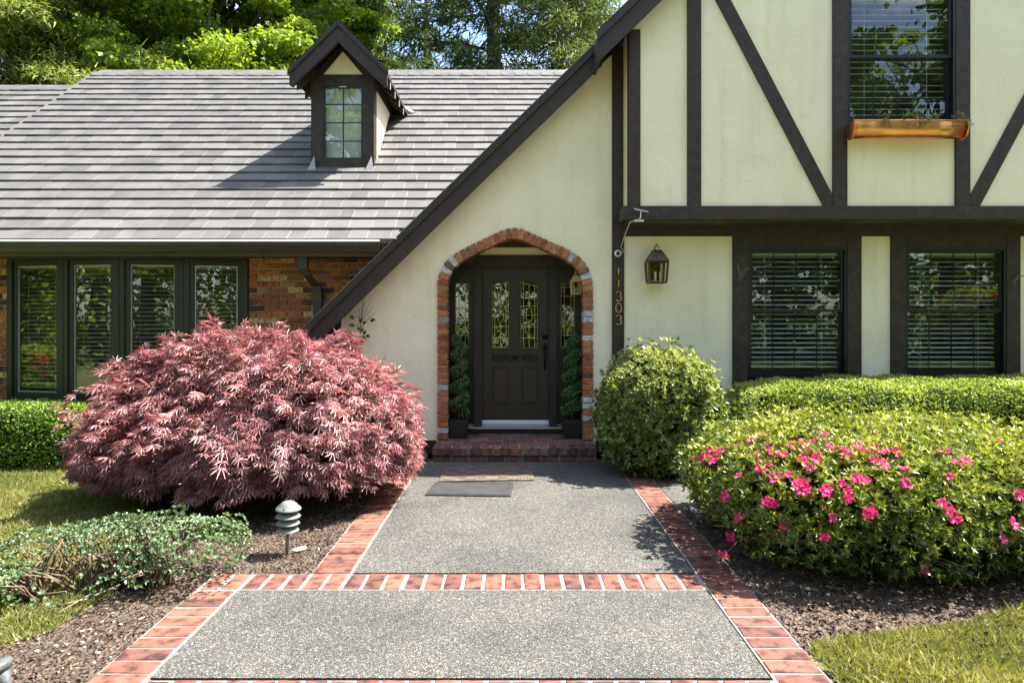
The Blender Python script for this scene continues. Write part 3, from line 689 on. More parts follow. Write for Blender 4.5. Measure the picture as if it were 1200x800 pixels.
# threshold
box('threshold', PX(548, 8.37), PX(660, 8.37), 8.39, 8.56, ZP - .02, .236, 'base', house)
bm = bmesh.new(); b_prism(bm, [(8.345, .237), (8.345, .251), (8.47, .29), (8.47, .237)], PX(549, 8.36), PX(659, 8.36))
for v in bm.verts: v.co = Vector((v.co.y, v.co.x, v.co.z))
fin(bm, 'door_sill', 'alu', house)
box('door_sill', PX(564.5, 8.47), PX(643.5, 8.47), 8.472, 8.5, .238, dz0 - .004, 'sill_white', house, .003)

# ---- corner post at the low end of the rake, number post, lower right wall
box('timber', PX(374, D0), PX(400, D0), D0 - .035, D0 + .15, 0, zr(PX(400, D0)) - .15, 'timber', house)
box('brick_return', PX(374, D0) - .02, PX(374, D0) + .05, D0 + .0, DB + .2, 0, 1.6, 'timber', house)
npx0, npx1 = PX(717, D0), PX(731, D0)
box('timber', npx0, npx1, D0 - .03, D0 + .15, 0, zr(npx0) - .13, 'timber', house, .006)
T = D0 - .028
zh0, zh1 = PZ(277, D0), PZ(255, D0)
def lpanel(a, b, z0=0, z1=zh0): box('stucco_panel', PX(a, D0), PX(b, D0), D0, D0 + .15, z0, z1, 'stucco', house, 0)
lpanel(730.9, 860); lpanel(1007, 1044); lpanel(1192, 1330); lpanel(860, 1192, 0, PZ(441, D0) - .08)
box('timber', npx1 - .01, PX(1330, D0), T, D0 + .14, zh0, zh1 + .1, 'timber', house, .006)
for a, b in ((858, 875), (991.5, 1008), (1043, 1059), (1177.5, 1193.5)):
    box('timber', PX(a, D0), PX(b, D0), T - .006, D0 + .14, .2, zh0 - .001, 'timber', house, .006)
for a, b in ((875, 991.5), (1059, 1177.5)):
    box('timber', PX(a, D0) + .002, PX(b, D0) - .002, T - .002, D0 + .14, PZ(290, D0), zh0 - .002, 'timber', house, .005)

def frame_ring(bm, x0, x1, z0, z1, w, y0, y1, mtx=None):
    b_box(bm, x0, x0 + w, y0, y1, z0, z1, mtx); b_box(bm, x1 - w, x1, y0, y1, z0, z1, mtx)
    b_box(bm, x0 + w, x1 - w, y0, y1, z0, z0 + w, mtx); b_box(bm, x0 + w, x1 - w, y0, y1, z1 - w, z1, mtx)

def blind(parent, x0, x1, z0, z1, y, pitch, tilt, mtx=None, depth=.048, bmat='blind'):
    o = bpy.data.objects.new('blind', None); col.objects.link(o); o.parent = parent; _root_fix(o, parent)
    bm = bmesh.new(); b_box(bm, x0, x1, y - .03, y + .03, z1 - .05, z1, mtx); hr = fin(bm, 'head_rail', bmat, o)
    bm = bmesh.new(); n = 5; L_ = x1 - x0                      # a thin bowed slat
    prof = [(-depth / 2 + depth * q / (n - 1), .004 * (1 - ((q / (n - 1)) * 2 - 1) ** 2)) for q in range(n)]
    a = [bm.verts.new((-L_ / 2, p[0], p[1])) for p in prof]; b = [bm.verts.new((L_ / 2, p[0], p[1])) for p in prof]
    for q in range(n - 1): bm.faces.new((a[q], b[q], b[q + 1], a[q + 1]))
    r = bmesh.ops.extrude_face_region(bm, geom=list(bm.faces))
    for g in r['geom']:
        if isinstance(g, bmesh.types.BMVert): g.co.z += .0025
    bmesh.ops.recalc_face_normals(bm, faces=bm.faces)
    me = bpy.data.meshes.new('slat'); bm.to_mesh(me); bm.free(); me.materials.append(M[bmat])
    z = z1 - .07
    M0 = mtx if mtx is not None else Matrix.Identity(4)
    while z > z0 + .01:
        s = bpy.data.objects.new('slat', me); col.objects.link(s); s.parent = o
        s.matrix_basis = M0 @ Matrix.Translation(((x0 + x1) / 2, y, z)) @ Matrix.Rotation(tilt + random.uniform(-.025, .025), 4, 'X') @ Matrix.Rotation(random.uniform(-.0015, .0015), 4, 'Y')
        z -= pitch
    bm = bmesh.new()
    for f_ in (.18, .82): b_box(bm, x0 + L_ * f_ - .0015, x0 + L_ * f_ + .0015, y - .028, y - .026, z0, z1, mtx)
    fin(bm, 'cord', bmat, o)
    return o

def hung_window(x0, x1, z0, z1, y, mid, label, pitch=.0605):
    bm = bmesh.new(); frame_ring(bm, x0, x1, z0, z1, .035, y - .012, y + .10)
    w = fin(bm, 'window', 'black_frame', house, bevel=.003); w['label'] = label
    for (a, b, yy) in ((mid - .005, z1 - .036, y + .012), (z0 + .036, mid + .03, y + .047)):
        bm = bmesh.new(); frame_ring(bm, x0 + .036, x1 - .036, a, b, .034, yy, yy + .032); fin(bm, 'sash', 'black_frame', w, bevel=.003)
        box('pane', x0 + .069, x1 - .069, yy + .014, yy + .018, a + .033, b - .033, 'glass', w, 0)
        bm = bmesh.new(); X0, X1, Z0, Z1 = x0 + .069, x1 - .069, a + .033, b - .033
        for q in range(1, 4): b_box(bm, X0 + (X1 - X0) * q / 4 - .006, X0 + (X1 - X0) * q / 4 + .006, yy + .019, yy + .027, Z0, Z1)
        for q in range(1, 3): b_box(bm, X0, X1, yy + .0195, yy + .0265, Z0 + (Z1 - Z0) * q / 3 - .006, Z0 + (Z1 - Z0) * q / 3 + .006)
        fin(bm, 'muntin', 'black_frame', w)
    bl = blind(house, x0 + .06, x1 - .06, z0 + .05, z1 - .04, y + .135, pitch, R(15), None, .05)
    bm = bmesh.new(); frame_ring(bm, x0 - .05, x1 + .05, z0 - .05, z1 + .05, .05, y + .1, y + .28); fin(bm, 'window_reveal', 'interior', house)
hung_window(PX(875, D0), PX(991.5, D0), PZ(441, D0), PZ(290, D0) - .002, D0 - .015, PZ(365, D0), 'lower window nearer the wall lantern')
hung_window(PX(1059, D0), PX(1177.5, D0), PZ(441, D0), PZ(290, D0) - .002, D0 - .015, PZ(365, D0), 'lower window at the right edge')
box('interior_wall', npx1, 11, 8.75, 8.8, 0, 2.8, 'interior', house, 0)
box('interior_wall', npx1 + .02, npx1 + .08, D0 + .16, 8.75, 0, 2.8, 'interior', house, 0)

# ---- jetty: upper floor pushed forward
jx = PX(737, DJ)
zb0, zb1 = PZ(257, DJ - .03), PZ(241.5, DJ - .03)
uwx0, uwx1, uwz0, uwz1 = PX(991, DJ), PX(1118.5, DJ), PZ(146, DJ), PZ(-12, DJ)
jr = 2 * GC - jx
def upanel(a, b, z0=zb1 - .05, z1=None):
    n = 6; top = []
    for q in range(n + 1):
        x = b + (a - b) * q / n; top.append((x, (zr(x) - .2) if z1 is None else z1))
    if a < GC < b and z1 is None: top = [(b, zr(b) - .2), (GC, zr(GC) - .2), (a, zr(a) - .2)]
    prism('stucco_panel', [(a, z0), (b, z0)] + top, DJ, DJ + .14, 'stucco', house, tri=True)
upanel(jx, uwx0); upanel(uwx1, jr); upanel(uwx0 + .001, uwx1 - .001, z1=uwz0 - .03); upanel(uwx0 + .001, uwx1 - .001, z0=uwz1 + .03)
prism('jetty_cheek', [(DJ + .001, zb1 - .05), (D0 + .3, zb1 - .05), (D0 + .3, zr(jx) - .2), (DJ + .001, zr(jx) - .2)], jx + .002, jx + .12, 'stucco', house, 0)
o = bpy.data.objects[-1] if False else None
def swapxy(o):
    for v in o.data.vertices: v.co = Vector((v.co.y, v.co.x, v.co.z))
    o.data.flip_normals()
ck = [ob for ob in house.children if ob.name.startswith('jetty_cheek')][0]; swapxy(ck)
TJ = DJ - .028
box('timber', jx - .004, PX(750, DJ), TJ, DJ + .1, zb1 + .001, zr(jx) - .24, 'timber', house, .006)
box('timber', PX(805, DJ), PX(821, DJ), TJ, DJ + .1, zb1 + .001, zr(PX(805, DJ)) - .24, 'timber', house, .006)
box('timber', PX(975, DJ), PX(991.5, DJ), TJ - .004, DJ + .1, zb1 + .001, zr(PX(975, DJ)) - .24, 'timber', house, .006)
box('timber', PX(1118.5, DJ), PX(1135, DJ), TJ - .004, DJ + .1, zb1 + .001, zr(PX(1135, DJ)) - .24, 'timber', house, .006)
box('timber', jx - .075, jr, TJ - .012, DJ + .1, zb0, zb1, 'timber', house, .008)                   # bressummer
box('timber', jx - .07, jx + .06, DJ + .101, D0 - .031, zb0 + .002, zb1 - .002, 'timber', house, .006)    # its return
box('soffit', jx + .001, jr, DJ + .02, D0 + .05, zb0 - .012, zb0 + .02, 'fascia', house, 0)
def brace(p, q, w):
    (ax, az), (bx, bz) = [(PX(a, DJ), PZ(b, DJ)) for a, b in (p, q)]
    dx, dz = bx - ax, bz - az; l = math.hypot(dx, dz); nx, nz_ = -dz / l * w / 2, dx / l * w / 2
    e = 1.0; ax2, az2 = ax - dx * e * .35, az - dz * e * .35
    prism('timber', [(ax2 + nx, az2 + nz_), (bx + nx, bz + nz_), (bx - nx, bz - nz_), (ax2 - nx, az2 - nz_)], TJ + .004, DJ + .05, 'timber', house, .005)
brace((846.5, 0), (973, 242), .155)
brace((1267.5, 0), (1138, 242), .155)
hung_window(uwx0, uwx1, uwz0, uwz1, DJ - .015, PZ(67.5, DJ), 'upper window above the copper flower box', .071)
box('interior_wall', jx + .13, jr, 8.2, 8.25, 2.9, 7, 'interior', house, 0)

# ---- big gable roof: slabs, soffits, rake boards
def slope_poly(x0, x1, t0, t1): return [(x0, zr1(x0) - t0), (x1, zr1(x1) - t0), (x1, zr1(x1) - t1), (x0, zr1(x0) - t1)]
def mirror(poly): return [(2 * GC - x, z) for x, z in poly][::-1]
XB = PX(355, DR); XS = PX(701, DRJ)
for pl, y0 in ((slope_poly(XB, XS, .0, .13), DR + .03), (slope_poly(XS, GC, .0, .13), DRJ + .03)):
    prism('gable_roof', pl, y0, 15.5 if y0 < 7.5 else 15.5, 'shingle', house, 0)
prism('gable_roof', mirror(slope_poly(XB, GC, .0, .13)), DRJ + .03, 15.5, 'shingle', house, 0)
for pl, y0, y1 in ((slope_poly(XB + .05, XS + .05, .132, .17), DR + .03, D0 + .3), (slope_poly(XS + .02, GC, .132, .17), DRJ + .03, D0 + .3), (mirror(slope_poly(XS, GC, .132, .17)), DRJ + .03, D0 + .3)):
    prism('rake_soffit', pl, y0, y1, 'rake', house, 0)
prism('rake_board', slope_poly(XB, XS + .1, .015, .30), DR - .02, DR + .025, 'rake', house, .005)
prism('rake_trim', slope_poly(XB - .02, XS + .1, -.035, .075), DR - .05, DR - .022, 'rake', house, .004)
prism('drip_edge', slope_poly(XB - .02, XS + .0, -.043, -.036), DR - .055, DR + .1, 'flashing', house, 0)
prism('rake_board', slope_poly(XS, GC, .015, .33), DRJ - .02, DRJ + .025, 'rake', house, .005)
prism('rake_trim', slope_poly(XS - .012, GC, -.035, .085), DRJ - .05, DRJ - .022, 'rake', house, .004)
prism('rake_board', mirror(slope_poly(XB, GC, .015, .33)), DRJ - .02, DRJ + .025, 'rake', house, .005)
box('rake_end', XS - .002, XS + .03, DRJ + .026, DR + .02, zr1(XS) - .31, zr1(XS) - .02, 'rake', house)
# a lifted shingle course showing above the stepped rake
bm = bmesh.new()
for x in (XS + .04, XS + .2):
    b_prism(bm, [(x, zr1(x) + .0), (x + .15, zr1(x) + .25), (x + .17, zr1(x) + .19), (x + .04, zr1(x) - .02)], DRJ + .25, DRJ + .6)
fin(bm, 'ridge_cap', 'rake', house)

# ---- left wing: brick wall
EZ, ED, SL = 2.64, 7.65, .85                    # eave height, eave distance, roof pitch
sa = math.atan(SL)
bwall = box('brick_wall', -9.2, -1.55, DB + .018, DB + .2, 0, 2.6, 'mortar', house, 0)
wbm = [cbox_mesh('wall_brick', .19, .09, .066, .005, 'wall_brick', .0025) for _ in range(5)]
def wbrick_run(xa, xb, za, zb, maxn):
    row = 0; z = zb - .039; n = 0
    while z > za:
        x = xa - (.0 if row % 2 else .1)
        while x < xb and n < maxn:
            c0, c1 = max(x, xa), min(x + .1995, xb)
            if c1 - c0 > .03 and z > zr1(c0) - .25:
                inst('brick', random.choice(wbm), bwall, ((c0 + c1) / 2, DB + .045 + random.uniform(-.005, .003), z), (random.uniform(-.01, .01), random.uniform(-.008, .008), random.uniform(-.01, .01)), ((c1 - c0 - .0095) / .19, 1, 1)); n += 1
            x += .1995
        z -= .0777; row += 1
BX0, BX1 = PX(10, DB), PX(291, DB)              # bow window opening
wbrick_run(BX1 + .005, -1.58, 1.30, 2.56, 232)
wbrick_run(PX(-16, DB), BX0, .45, 2.56, 66)
# ---- bow window
bow = [(PX(11, 8.1), 8.10), (-5.60, 7.90), (-4.86, 7.83), (-4.10, 7.90), (PX(290, 8.1), 8.10)]
zb_, zt_ = PZ(471, 7.95), PZ(300, 7.95)
for i in range(4):
    a, b = Vector(bow[i]), Vector(bow[i + 1]); w = (b - a).length; ang = math.atan2(b.y - a.y, b.x - a.x)
    mt = Matrix.Translation((a.x, a.y, 0)) @ Matrix.Rotation(ang, 4, 'Z')
    bm = bmesh.new(); frame_ring(bm, .003, w - .003, zb_, zt_, .055, -.02, .09, mt)
    wnd = fin(bm, 'window', 'green_frame', house, bevel=.004); wnd['label'] = ['leftmost sash of the bow window', 'second sash of the bow window from the left', 'third sash of the bow window from the left', 'sash of the bow window beside the brick wall'][i]
    bm = bmesh.new(); frame_ring(bm, .058, w - .058, zb_ + .058, zt_ - .058, .062, .0, .055, mt); fin(bm, 'sash', 'green_frame', wnd, bevel=.006)
    bm = bmesh.new(); frame_ring(bm, .121, w - .121, zb_ + .121, zt_ - .121, .008, .012, .03, mt); fin(bm, 'glazing_bead', 'alu', wnd)
    bm = bmesh.new(); b_box(bm, .12, w - .12, .028, .033, zb_ + .12, zt_ - .12, mt); fin(bm, 'pane', 'glass_left', wnd)
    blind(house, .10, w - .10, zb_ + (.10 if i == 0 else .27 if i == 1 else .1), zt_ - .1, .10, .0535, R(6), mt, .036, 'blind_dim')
for i in range(1, 4):
    bm = bmesh.new(); x, y = bow[i]; b_tube(bm, [(x, y + .02, zb_), (x, y + .02, zt_)], .034, 8); fin(bm, 'mullion', 'green_frame', house)
bm = bmesh.new()
for (za, zb2, off) in ((zt_ + .001, zt_ + .07, .05), (zb_ - .07, zb_ - .001, .06)):
    top = [(x, y - off) for x, y in bow] + [(bow[-1][0], 8.28), (bow[0][0], 8.28)]
    lo = [bm.verts.new((x, y, za)) for x, y in top]; hi = [bm.verts.new((x, y, zb2)) for x, y in top]
    bm.faces.new(lo[::-1]); bm.faces.new(hi)
    for q in range(len(top)): bm.faces.new((lo[q], lo[(q + 1) % len(top)], hi[(q + 1) % len(top)], hi[q]))
fin(bm, 'bow_head', 'green_frame', house, bevel=.004)
for sx in (BX0, BX1 - .07): box('window_jamb', sx, sx + .07, DB - .03, DB + .25, zb_ - .07, 2.56, 'green_frame', house)
box('interior_wall', -7.5, -2.6, 8.75, 8.8, 0, 2.7, 'interior', house, 0)
# cut the wall behind the bow by setting the opening's wall back: a dark room niche
bpy.data.objects.remove([ob for ob in house.children if ob is bwall and False][0]) if False else None
bm = bmesh.new(); b_box(bm, -9.2, BX0, DB + .018, DB + .2, 0, 2.6); b_box(bm, BX1, -1.55, DB + .018, DB + .2, 0, 2.6); b_box(bm, BX0, BX1, DB + .018, DB + .2, 0, zb_ - .071)
bmesh.ops.recalc_face_normals(bm, faces=bm.faces); bm.to_mesh(bwall.data); bm.free()

# ---- left roof
def roof_pt(x, u, n=0.0, drop=0.0):              # u = distance up the slope, n = height above the deck
    return Vector((x, ED + u * math.cos(sa) - n * math.sin(sa), EZ - drop + u * math.sin(sa) + n * math.cos(sa)))
URIDGE = (12.03 - ED) / math.cos(sa)
XG = PX(112, 12.03)
def xval(d): return -1.453 + (EZ - 2.584 + SL * (d - ED)) / .974 + .05
def deck(name, poly, drop, mat):
    bm = bmesh.new(); a = [bm.verts.new(roof_pt(x, u, 0, drop)) for x, u in poly]; b = [bm.verts.new(roof_pt(x, u, -.05, drop)) for x, u in poly]
    bm.faces.new(a); bm.faces.new(b[::-1]); n = len(poly)
    for i in range(n): bm.faces.new((a[i], b[i], b[(i + 1) % n], a[(i + 1) % n]))
    return fin(bm, name, mat, house)
roof = deck('roof', [(XG, 0), (xval(ED), 0), (xval(12.03), URIDGE), (XG, URIDGE)], 0, 'underlay')
roof['label'] = 'grey shingled roof over the left wing'
EXPO = .2475
def wedge(w, L_=.30):
    V = [(-w / 2, 0, .016), (w / 2, 0, .016), (w / 2, L_, .001), (-w / 2, L_, .001), (-w / 2, 0, .039), (w / 2, 0, .039), (w / 2, L_, .008), (-w / 2, L_, .008)]
    return V, [(0, 3, 2, 1), (4, 5, 6, 7), (0, 1, 5, 4), (1, 2, 6, 5), (2, 3, 7, 6), (3, 0, 4, 7)]
WS = [.17, .21, .25, .29, .34]; smesh = {}
for w in WS:
    me = bpy.data.meshes.new('shingle'); V, Fc = wedge(w - .009); me.from_pydata(V, [], Fc); me.materials.append(M['shingle']); smesh[w] = me
far_V, far_F, far_R = [], [], []
def far_shingle(x, u, w, drop):
    V, Fc = wedge(w); b = len(far_V)
    n0 = random.uniform(0, .004)
    for v in V: far_V.append(roof_pt(x + v[0], u + v[1], v[2] + n0, drop))
    r = random.random()
    for f in Fc: far_F.append([b + i for i in f]); far_R.append(r)
cnt = 0; nrow = int(URIDGE / EXPO) + 1
for i in range(nrow):
    u = i * EXPO - .03
    d = ED + u * math.cos(sa); xe = xval(d) - .02; x = XG + random.uniform(-.1, 0)
    while x < xe - .03:
        w = random.choice(WS + [.25, .29]); 
        if x < XG: w = w + (x - XG); x = XG
        if w < .06: x += w; continue
        if x + w > xe: w2 = xe - x; isfull = False
        else: w2 = w; isfull = True
        cx = x + w2 / 2; px = 600 + cx * F / d
        if isfull and w in smesh and px > -25 and cnt < 300:
            o = inst('shingle', smesh[w], roof, roof_pt(cx, u, random.uniform(0, .004)), (sa + random.uniform(-.004, .004), random.uniform(-.006, .006), random.uniform(-.003, .003))); cnt += 1
        else: far_shingle(cx, u, w2 - .009, 0)
        x += w2
# lower roof beyond the gable end
DRP = .15; UR2 = (11.77 - ED) / math.cos(sa)
deck('wing_roof', [(-17, 0), (XG + .05, 0), (XG + .05, UR2), (-17, UR2)], DRP, 'underlay')
for i in range(int(UR2 / EXPO) + 1):
    u = i * EXPO - .03 + .1; x = -15.5 + random.uniform(-.2, 0)
    if u > UR2: continue
    while x < XG - .02:
        w = min(random.choice(WS), XG - .02 - x)
        if w > .05: far_shingle(x + w / 2, u, w - .009, DRP)
        x += w
me = bpy.data.meshes.new('shingle_field'); me.from_pydata([tuple(v) for v in far_V], [], far_F)
a = me.attributes.new('rnd', 'FLOAT', 'FACE'); a.data.foreach_set('value', np.array(far_R, np.float32))
o = link('shingle_field', me, 'shingle_f', roof); o['kind'] = 'stuff'
# pale joint strips: one thin course just below the shingle faces, seen only in the joints between them
bm = bmesh.new()
def filler(x0, x1, u, drop):
    q = [(x0, .012, .036), (x1, .012, .036), (x1, .26, .010), (x0, .26, .010)]
    a = [bm.verts.new(roof_pt(x, u + y, n, drop)) for x, y, n in q]; b = [bm.verts.new(roof_pt(x, u + y, n - .009, drop)) for x, y, n in q]
    bm.faces.new(a); bm.faces.new(b[::-1])
    for i in range(4): bm.faces.new((a[i], b[i], b[(i + 1) % 4], a[(i + 1) % 4]))
for i in range(nrow):
    u = i * EXPO - .03; filler(XG + .01, xval(ED + u * math.cos(sa)) - .04, u, 0)
for i in range(int(UR2 / EXPO) + 1):
    u = i * EXPO + .07
    if u < UR2: filler(-15.4, XG - .04, u, DRP)
o = fin(bm, 'joint_strip', 'underlay', roof); o['kind'] = 'stuff'
# ridge caps
def ridge(x0, x1, dr, drop):
    x = x0; rc = bpy.data.meshes.new('ridge_cap'); u = (dr - ED) / math.cos(sa)
    p = roof_pt(0, u, .03, drop); yy, zz = p.y, p.z
    bm = bmesh.new()
    while x < x1:
        w = .28
        for (dy, dz) in ((-.13, -.11), (.13, -.11)):
            vs = [bm.verts.new(v) for v in ((x, yy, zz + .02), (x + w, yy, zz + .006), (x + w, yy + dy, zz + dz + .006), (x, yy + dy, zz + dz + .02))]; bm.faces.new(vs)
        x += .25
    r = bmesh.ops.extrude_face_region(bm, geom=list(bm.faces))
    for g in r['geom']:
        if isinstance(g, bmesh.types.BMVert): g.co.z -= .018
    fin(bm, 'ridge_cap', 'shingle', house)
ridge(XG - .02, xval(12.03) + .3, 12.03, 0); ridge(-16, XG, 11.77, DRP)
# verge of the upper roof above the lower one
bm = bmesh.new(); A_, B_ = roof_pt(XG - .005, -.03, .035), roof_pt(XG - .005, URIDGE, .035)
vs = [bm.verts.new(v) for v in (A_, B_, B_ - Vector((0, 0, .24)), A_ - Vector((0, 0, .24)))]; bm.faces.new(vs)
r = bmesh.ops.extrude_face_region(bm, geom=list(bm.faces))
for g in r['geom']:
    if isinstance(g, bmesh.types.BMVert): g.co.x -= .03
fin(bm, 'verge_board', 'shingle', house)
# rear slope and back wall close the volume
prism('rear_roof', [(12.03, 6.36), (16.5, 2.6), (16.5, 2.5), (12.03, 6.24)], XG + .02, GC, 'shingle', house, 0); swapxy([ob for ob in house.children if ob.name.startswith('rear_roof')][0])
prism('rear_roof', [(11.77, 5.97), (15.5, 2.6), (15.5, 2.5), (11.77, 5.85)], -16, XG, 'shingle', house, 0); swapxy([ob for ob in house.children if ob.name.startswith('rear_roof')][-1])
box('rear_wall', -16, 11.5, 15.3, 15.5, 0, 2.6, 'stucco', house, 0)
# gutter, fascia, soffit
gx0, gx1 = -9.3, PX(446, ED)
box('fascia', gx0, gx1 + .05, ED + .03, ED + .06, EZ - .195, EZ - .045, 'fascia', house)
box('soffit', gx0, gx1 + .05, ED + .061, DB + .05, EZ - .18, EZ - .15, 'fascia', house, 0)
bm = bmesh.new(); gp = [(ED + .028, EZ - .045), (ED + .028, EZ - .145), (ED - .03, EZ - .145), (ED - .055, EZ - .11), (ED - .085, EZ - .075), (ED - .085, EZ - .03), (ED - .07, EZ - .03), (ED - .07, EZ - .07), (ED - .04, EZ - .105), (ED - .025, EZ - .135), (ED + .015, EZ - .135), (ED + .015, EZ - .045)]
f = b_prism(bm, gp, gx0, gx1); bmesh.ops.triangulate(bm, faces=list(f))
for v in bm.verts: v.co = Vector((v.co.y, v.co.x, v.co.z))
fin(bm, 'gutter', 'gutter', house)
tube('sunlit_gutter_lip', [(gx0, ED - .082, EZ - .022), (gx1, ED - .082, EZ - .022)], .0125, 'sill_white', house, 8)  # white colour stands for the sunlit edge of the dark gutter
# downspout: straight outlet, kick back to the wall, long leg
bm = bmesh.new()
dsx = PX(354, ED + .05)
path_ds = [(dsx, ED + .10, EZ - .14), (dsx, ED + .10, EZ - .34), (dsx + .035, ED + .16, EZ - .42), (dsx + .085, DB - .085, EZ - .54), (dsx + .09, DB - .06, EZ - .64), (dsx + .09, DB - .06, .05)]
prev = None
for (x, y, z) in path_ds:
    ring = [bm.verts.new((x + a, y + b, z)) for a, b in ((-.052, -.036), (.052, -.036), (.052, .036), (-.052, .036))]
    if prev:
        for q in range(4): bm.faces.new((prev[q], prev[(q + 1) % 4], ring[(q + 1) % 4], ring[q]))
    prev = ring
fin(bm, 'downspout', 'gutter', house, bevel=.01)
# small vent pipe on the ridge
tube('vent_pipe', [(PX(199, 12.3), 12.3, 6.2), (PX(199, 12.3), 12.3, 6.52)], .035, 'flashing', house, 10)

# ---- dormer
def roof_d(py): return (SL * ED - EZ + EYE) / (SL - (HOR - py) / F)
dd = roof_d(197.5); DXc = PX(401, dd)
dor = bpy.data.objects.new('dormer', None); col.objects.link(dor); dor.parent = house; _root_fix(dor, house)
fx0, fx1 = PX(365, dd), PX(438.5, dd); zbot = PZ(198, dd); zwt, zwb = PZ(101, dd), PZ(187, dd); wx0, wx1 = PX(379, dd), PX(425.5, dd)
dbar = dd - .33; zpk = PZ(27.5, dbar); pxc = PX(397, dbar)
def zdr(x): return zpk - abs(x - pxc) * 1.0
ex = .675                                         # half width of the dormer roof
zpl = zdr(fx0) - .16                              # wall plate height
roofyz = lambda z: ED + (z - EZ) / SL
def dbox(n, *a, **k): return box(n, *a, dor, **k)
box('timber', fx0, wx0, dd - .02, dd + .1, zbot - .12, zpl + .05, 'timber', dor); box('timber', wx1, fx1, dd - .02, dd + .1, zbot - .12, zpl + .05, 'timber', dor)
box('timber', wx0 + .001, wx1 - .001, dd - .025, dd + .1, zbot - .1, zwb, 'timber', dor); box('timber', wx0 + .001, wx1 - .001, dd - .018, dd + .1, zwt, PZ(88, dd), 'timber', dor)
bm = bmesh.new()
b_prism(bm, [(fx0, zpl + .051), (fx1, zpl + .051), (pxc, zdr(pxc) - .1)], dd, dd + .1)
fin(bm, 'gable_backing', 'timber', dor)
prism('stucco_panel', [(PX(379, dd), PZ(88.4, dd)), (PX(425.5, dd), PZ(88.4, dd)), (PX(402, dd), PZ(61, dd))], dd - .012, dd - .001, 'stucco', dor, 0)
bm = bmesh.new(); frame_ring(bm, wx0 + .002, wx1 - .002, zwb + .001, zwt - .001, .022, dd - .012, dd + .06); fin(bm, 'window_frame', 'black_frame', dor)
box('pane', wx0 + .02, wx1 - .02, dd + .012, dd + .016, zwb + .02, zwt - .02, 'glass_left', dor, 0)
bm = bmesh.new(); mxx = (wx0 + wx1) / 2; b_box(bm, mxx - .008, mxx + .008, dd + .0, dd + .011, zwb + .02, zwt - .02)
for q in range(1, 4): zz = zwb + (zwt - zwb) * q / 4; b_box(bm, wx0 + .02, wx1 - .02, dd + .001, dd + .0105, zz - .007, zz + .007)
fin(bm, 'muntin', 'black_frame', dor)
box('shade', wx0 - .02, wx1 + .02, dd + .1, dd + .12, zwb - .05, zwt + .05, 'blind', dor, 0)
box('sticker', PX(398, dd), PX(406, dd), dd - .014, dd - .0125, zwt - .022, zwt - .008, 'alu', dor, 0)
for sx, x in ((-1, fx0), (1, fx1)):               # cheeks with stucco infill
    yb = roofyz(zpl)
    p = [(dd + .05, zbot - .1), (dd + .05, zpl + .05), (yb + .1, zpl + .05), (roofyz(zbot - .1), zbot - .1)]
    xa, xb = (x - .08, x - .01) if sx > 0 else (x + .01, x + .08)
    o = prism('cheek', [(dd + .05, zbot - .1), (dd + .05, zpl + .05), (yb + .12, zpl + .05)], xa, xb, 'timber', dor, 0); swapxy(o)
    q0 = dd + .17
    o = prism('stucco_panel', [(q0, zbot + .02 + (q0 - dd) * SL * 1.0), (q0, zpl - .12), (roofyz(zpl - .12) - .22, zpl - .12)], (x - .012) if sx > 0 else (x - .004), (x + .004) if sx > 0 else (x + .012), 'stucco', dor, 0); swapxy(o)
yR = roofyz(zpk)
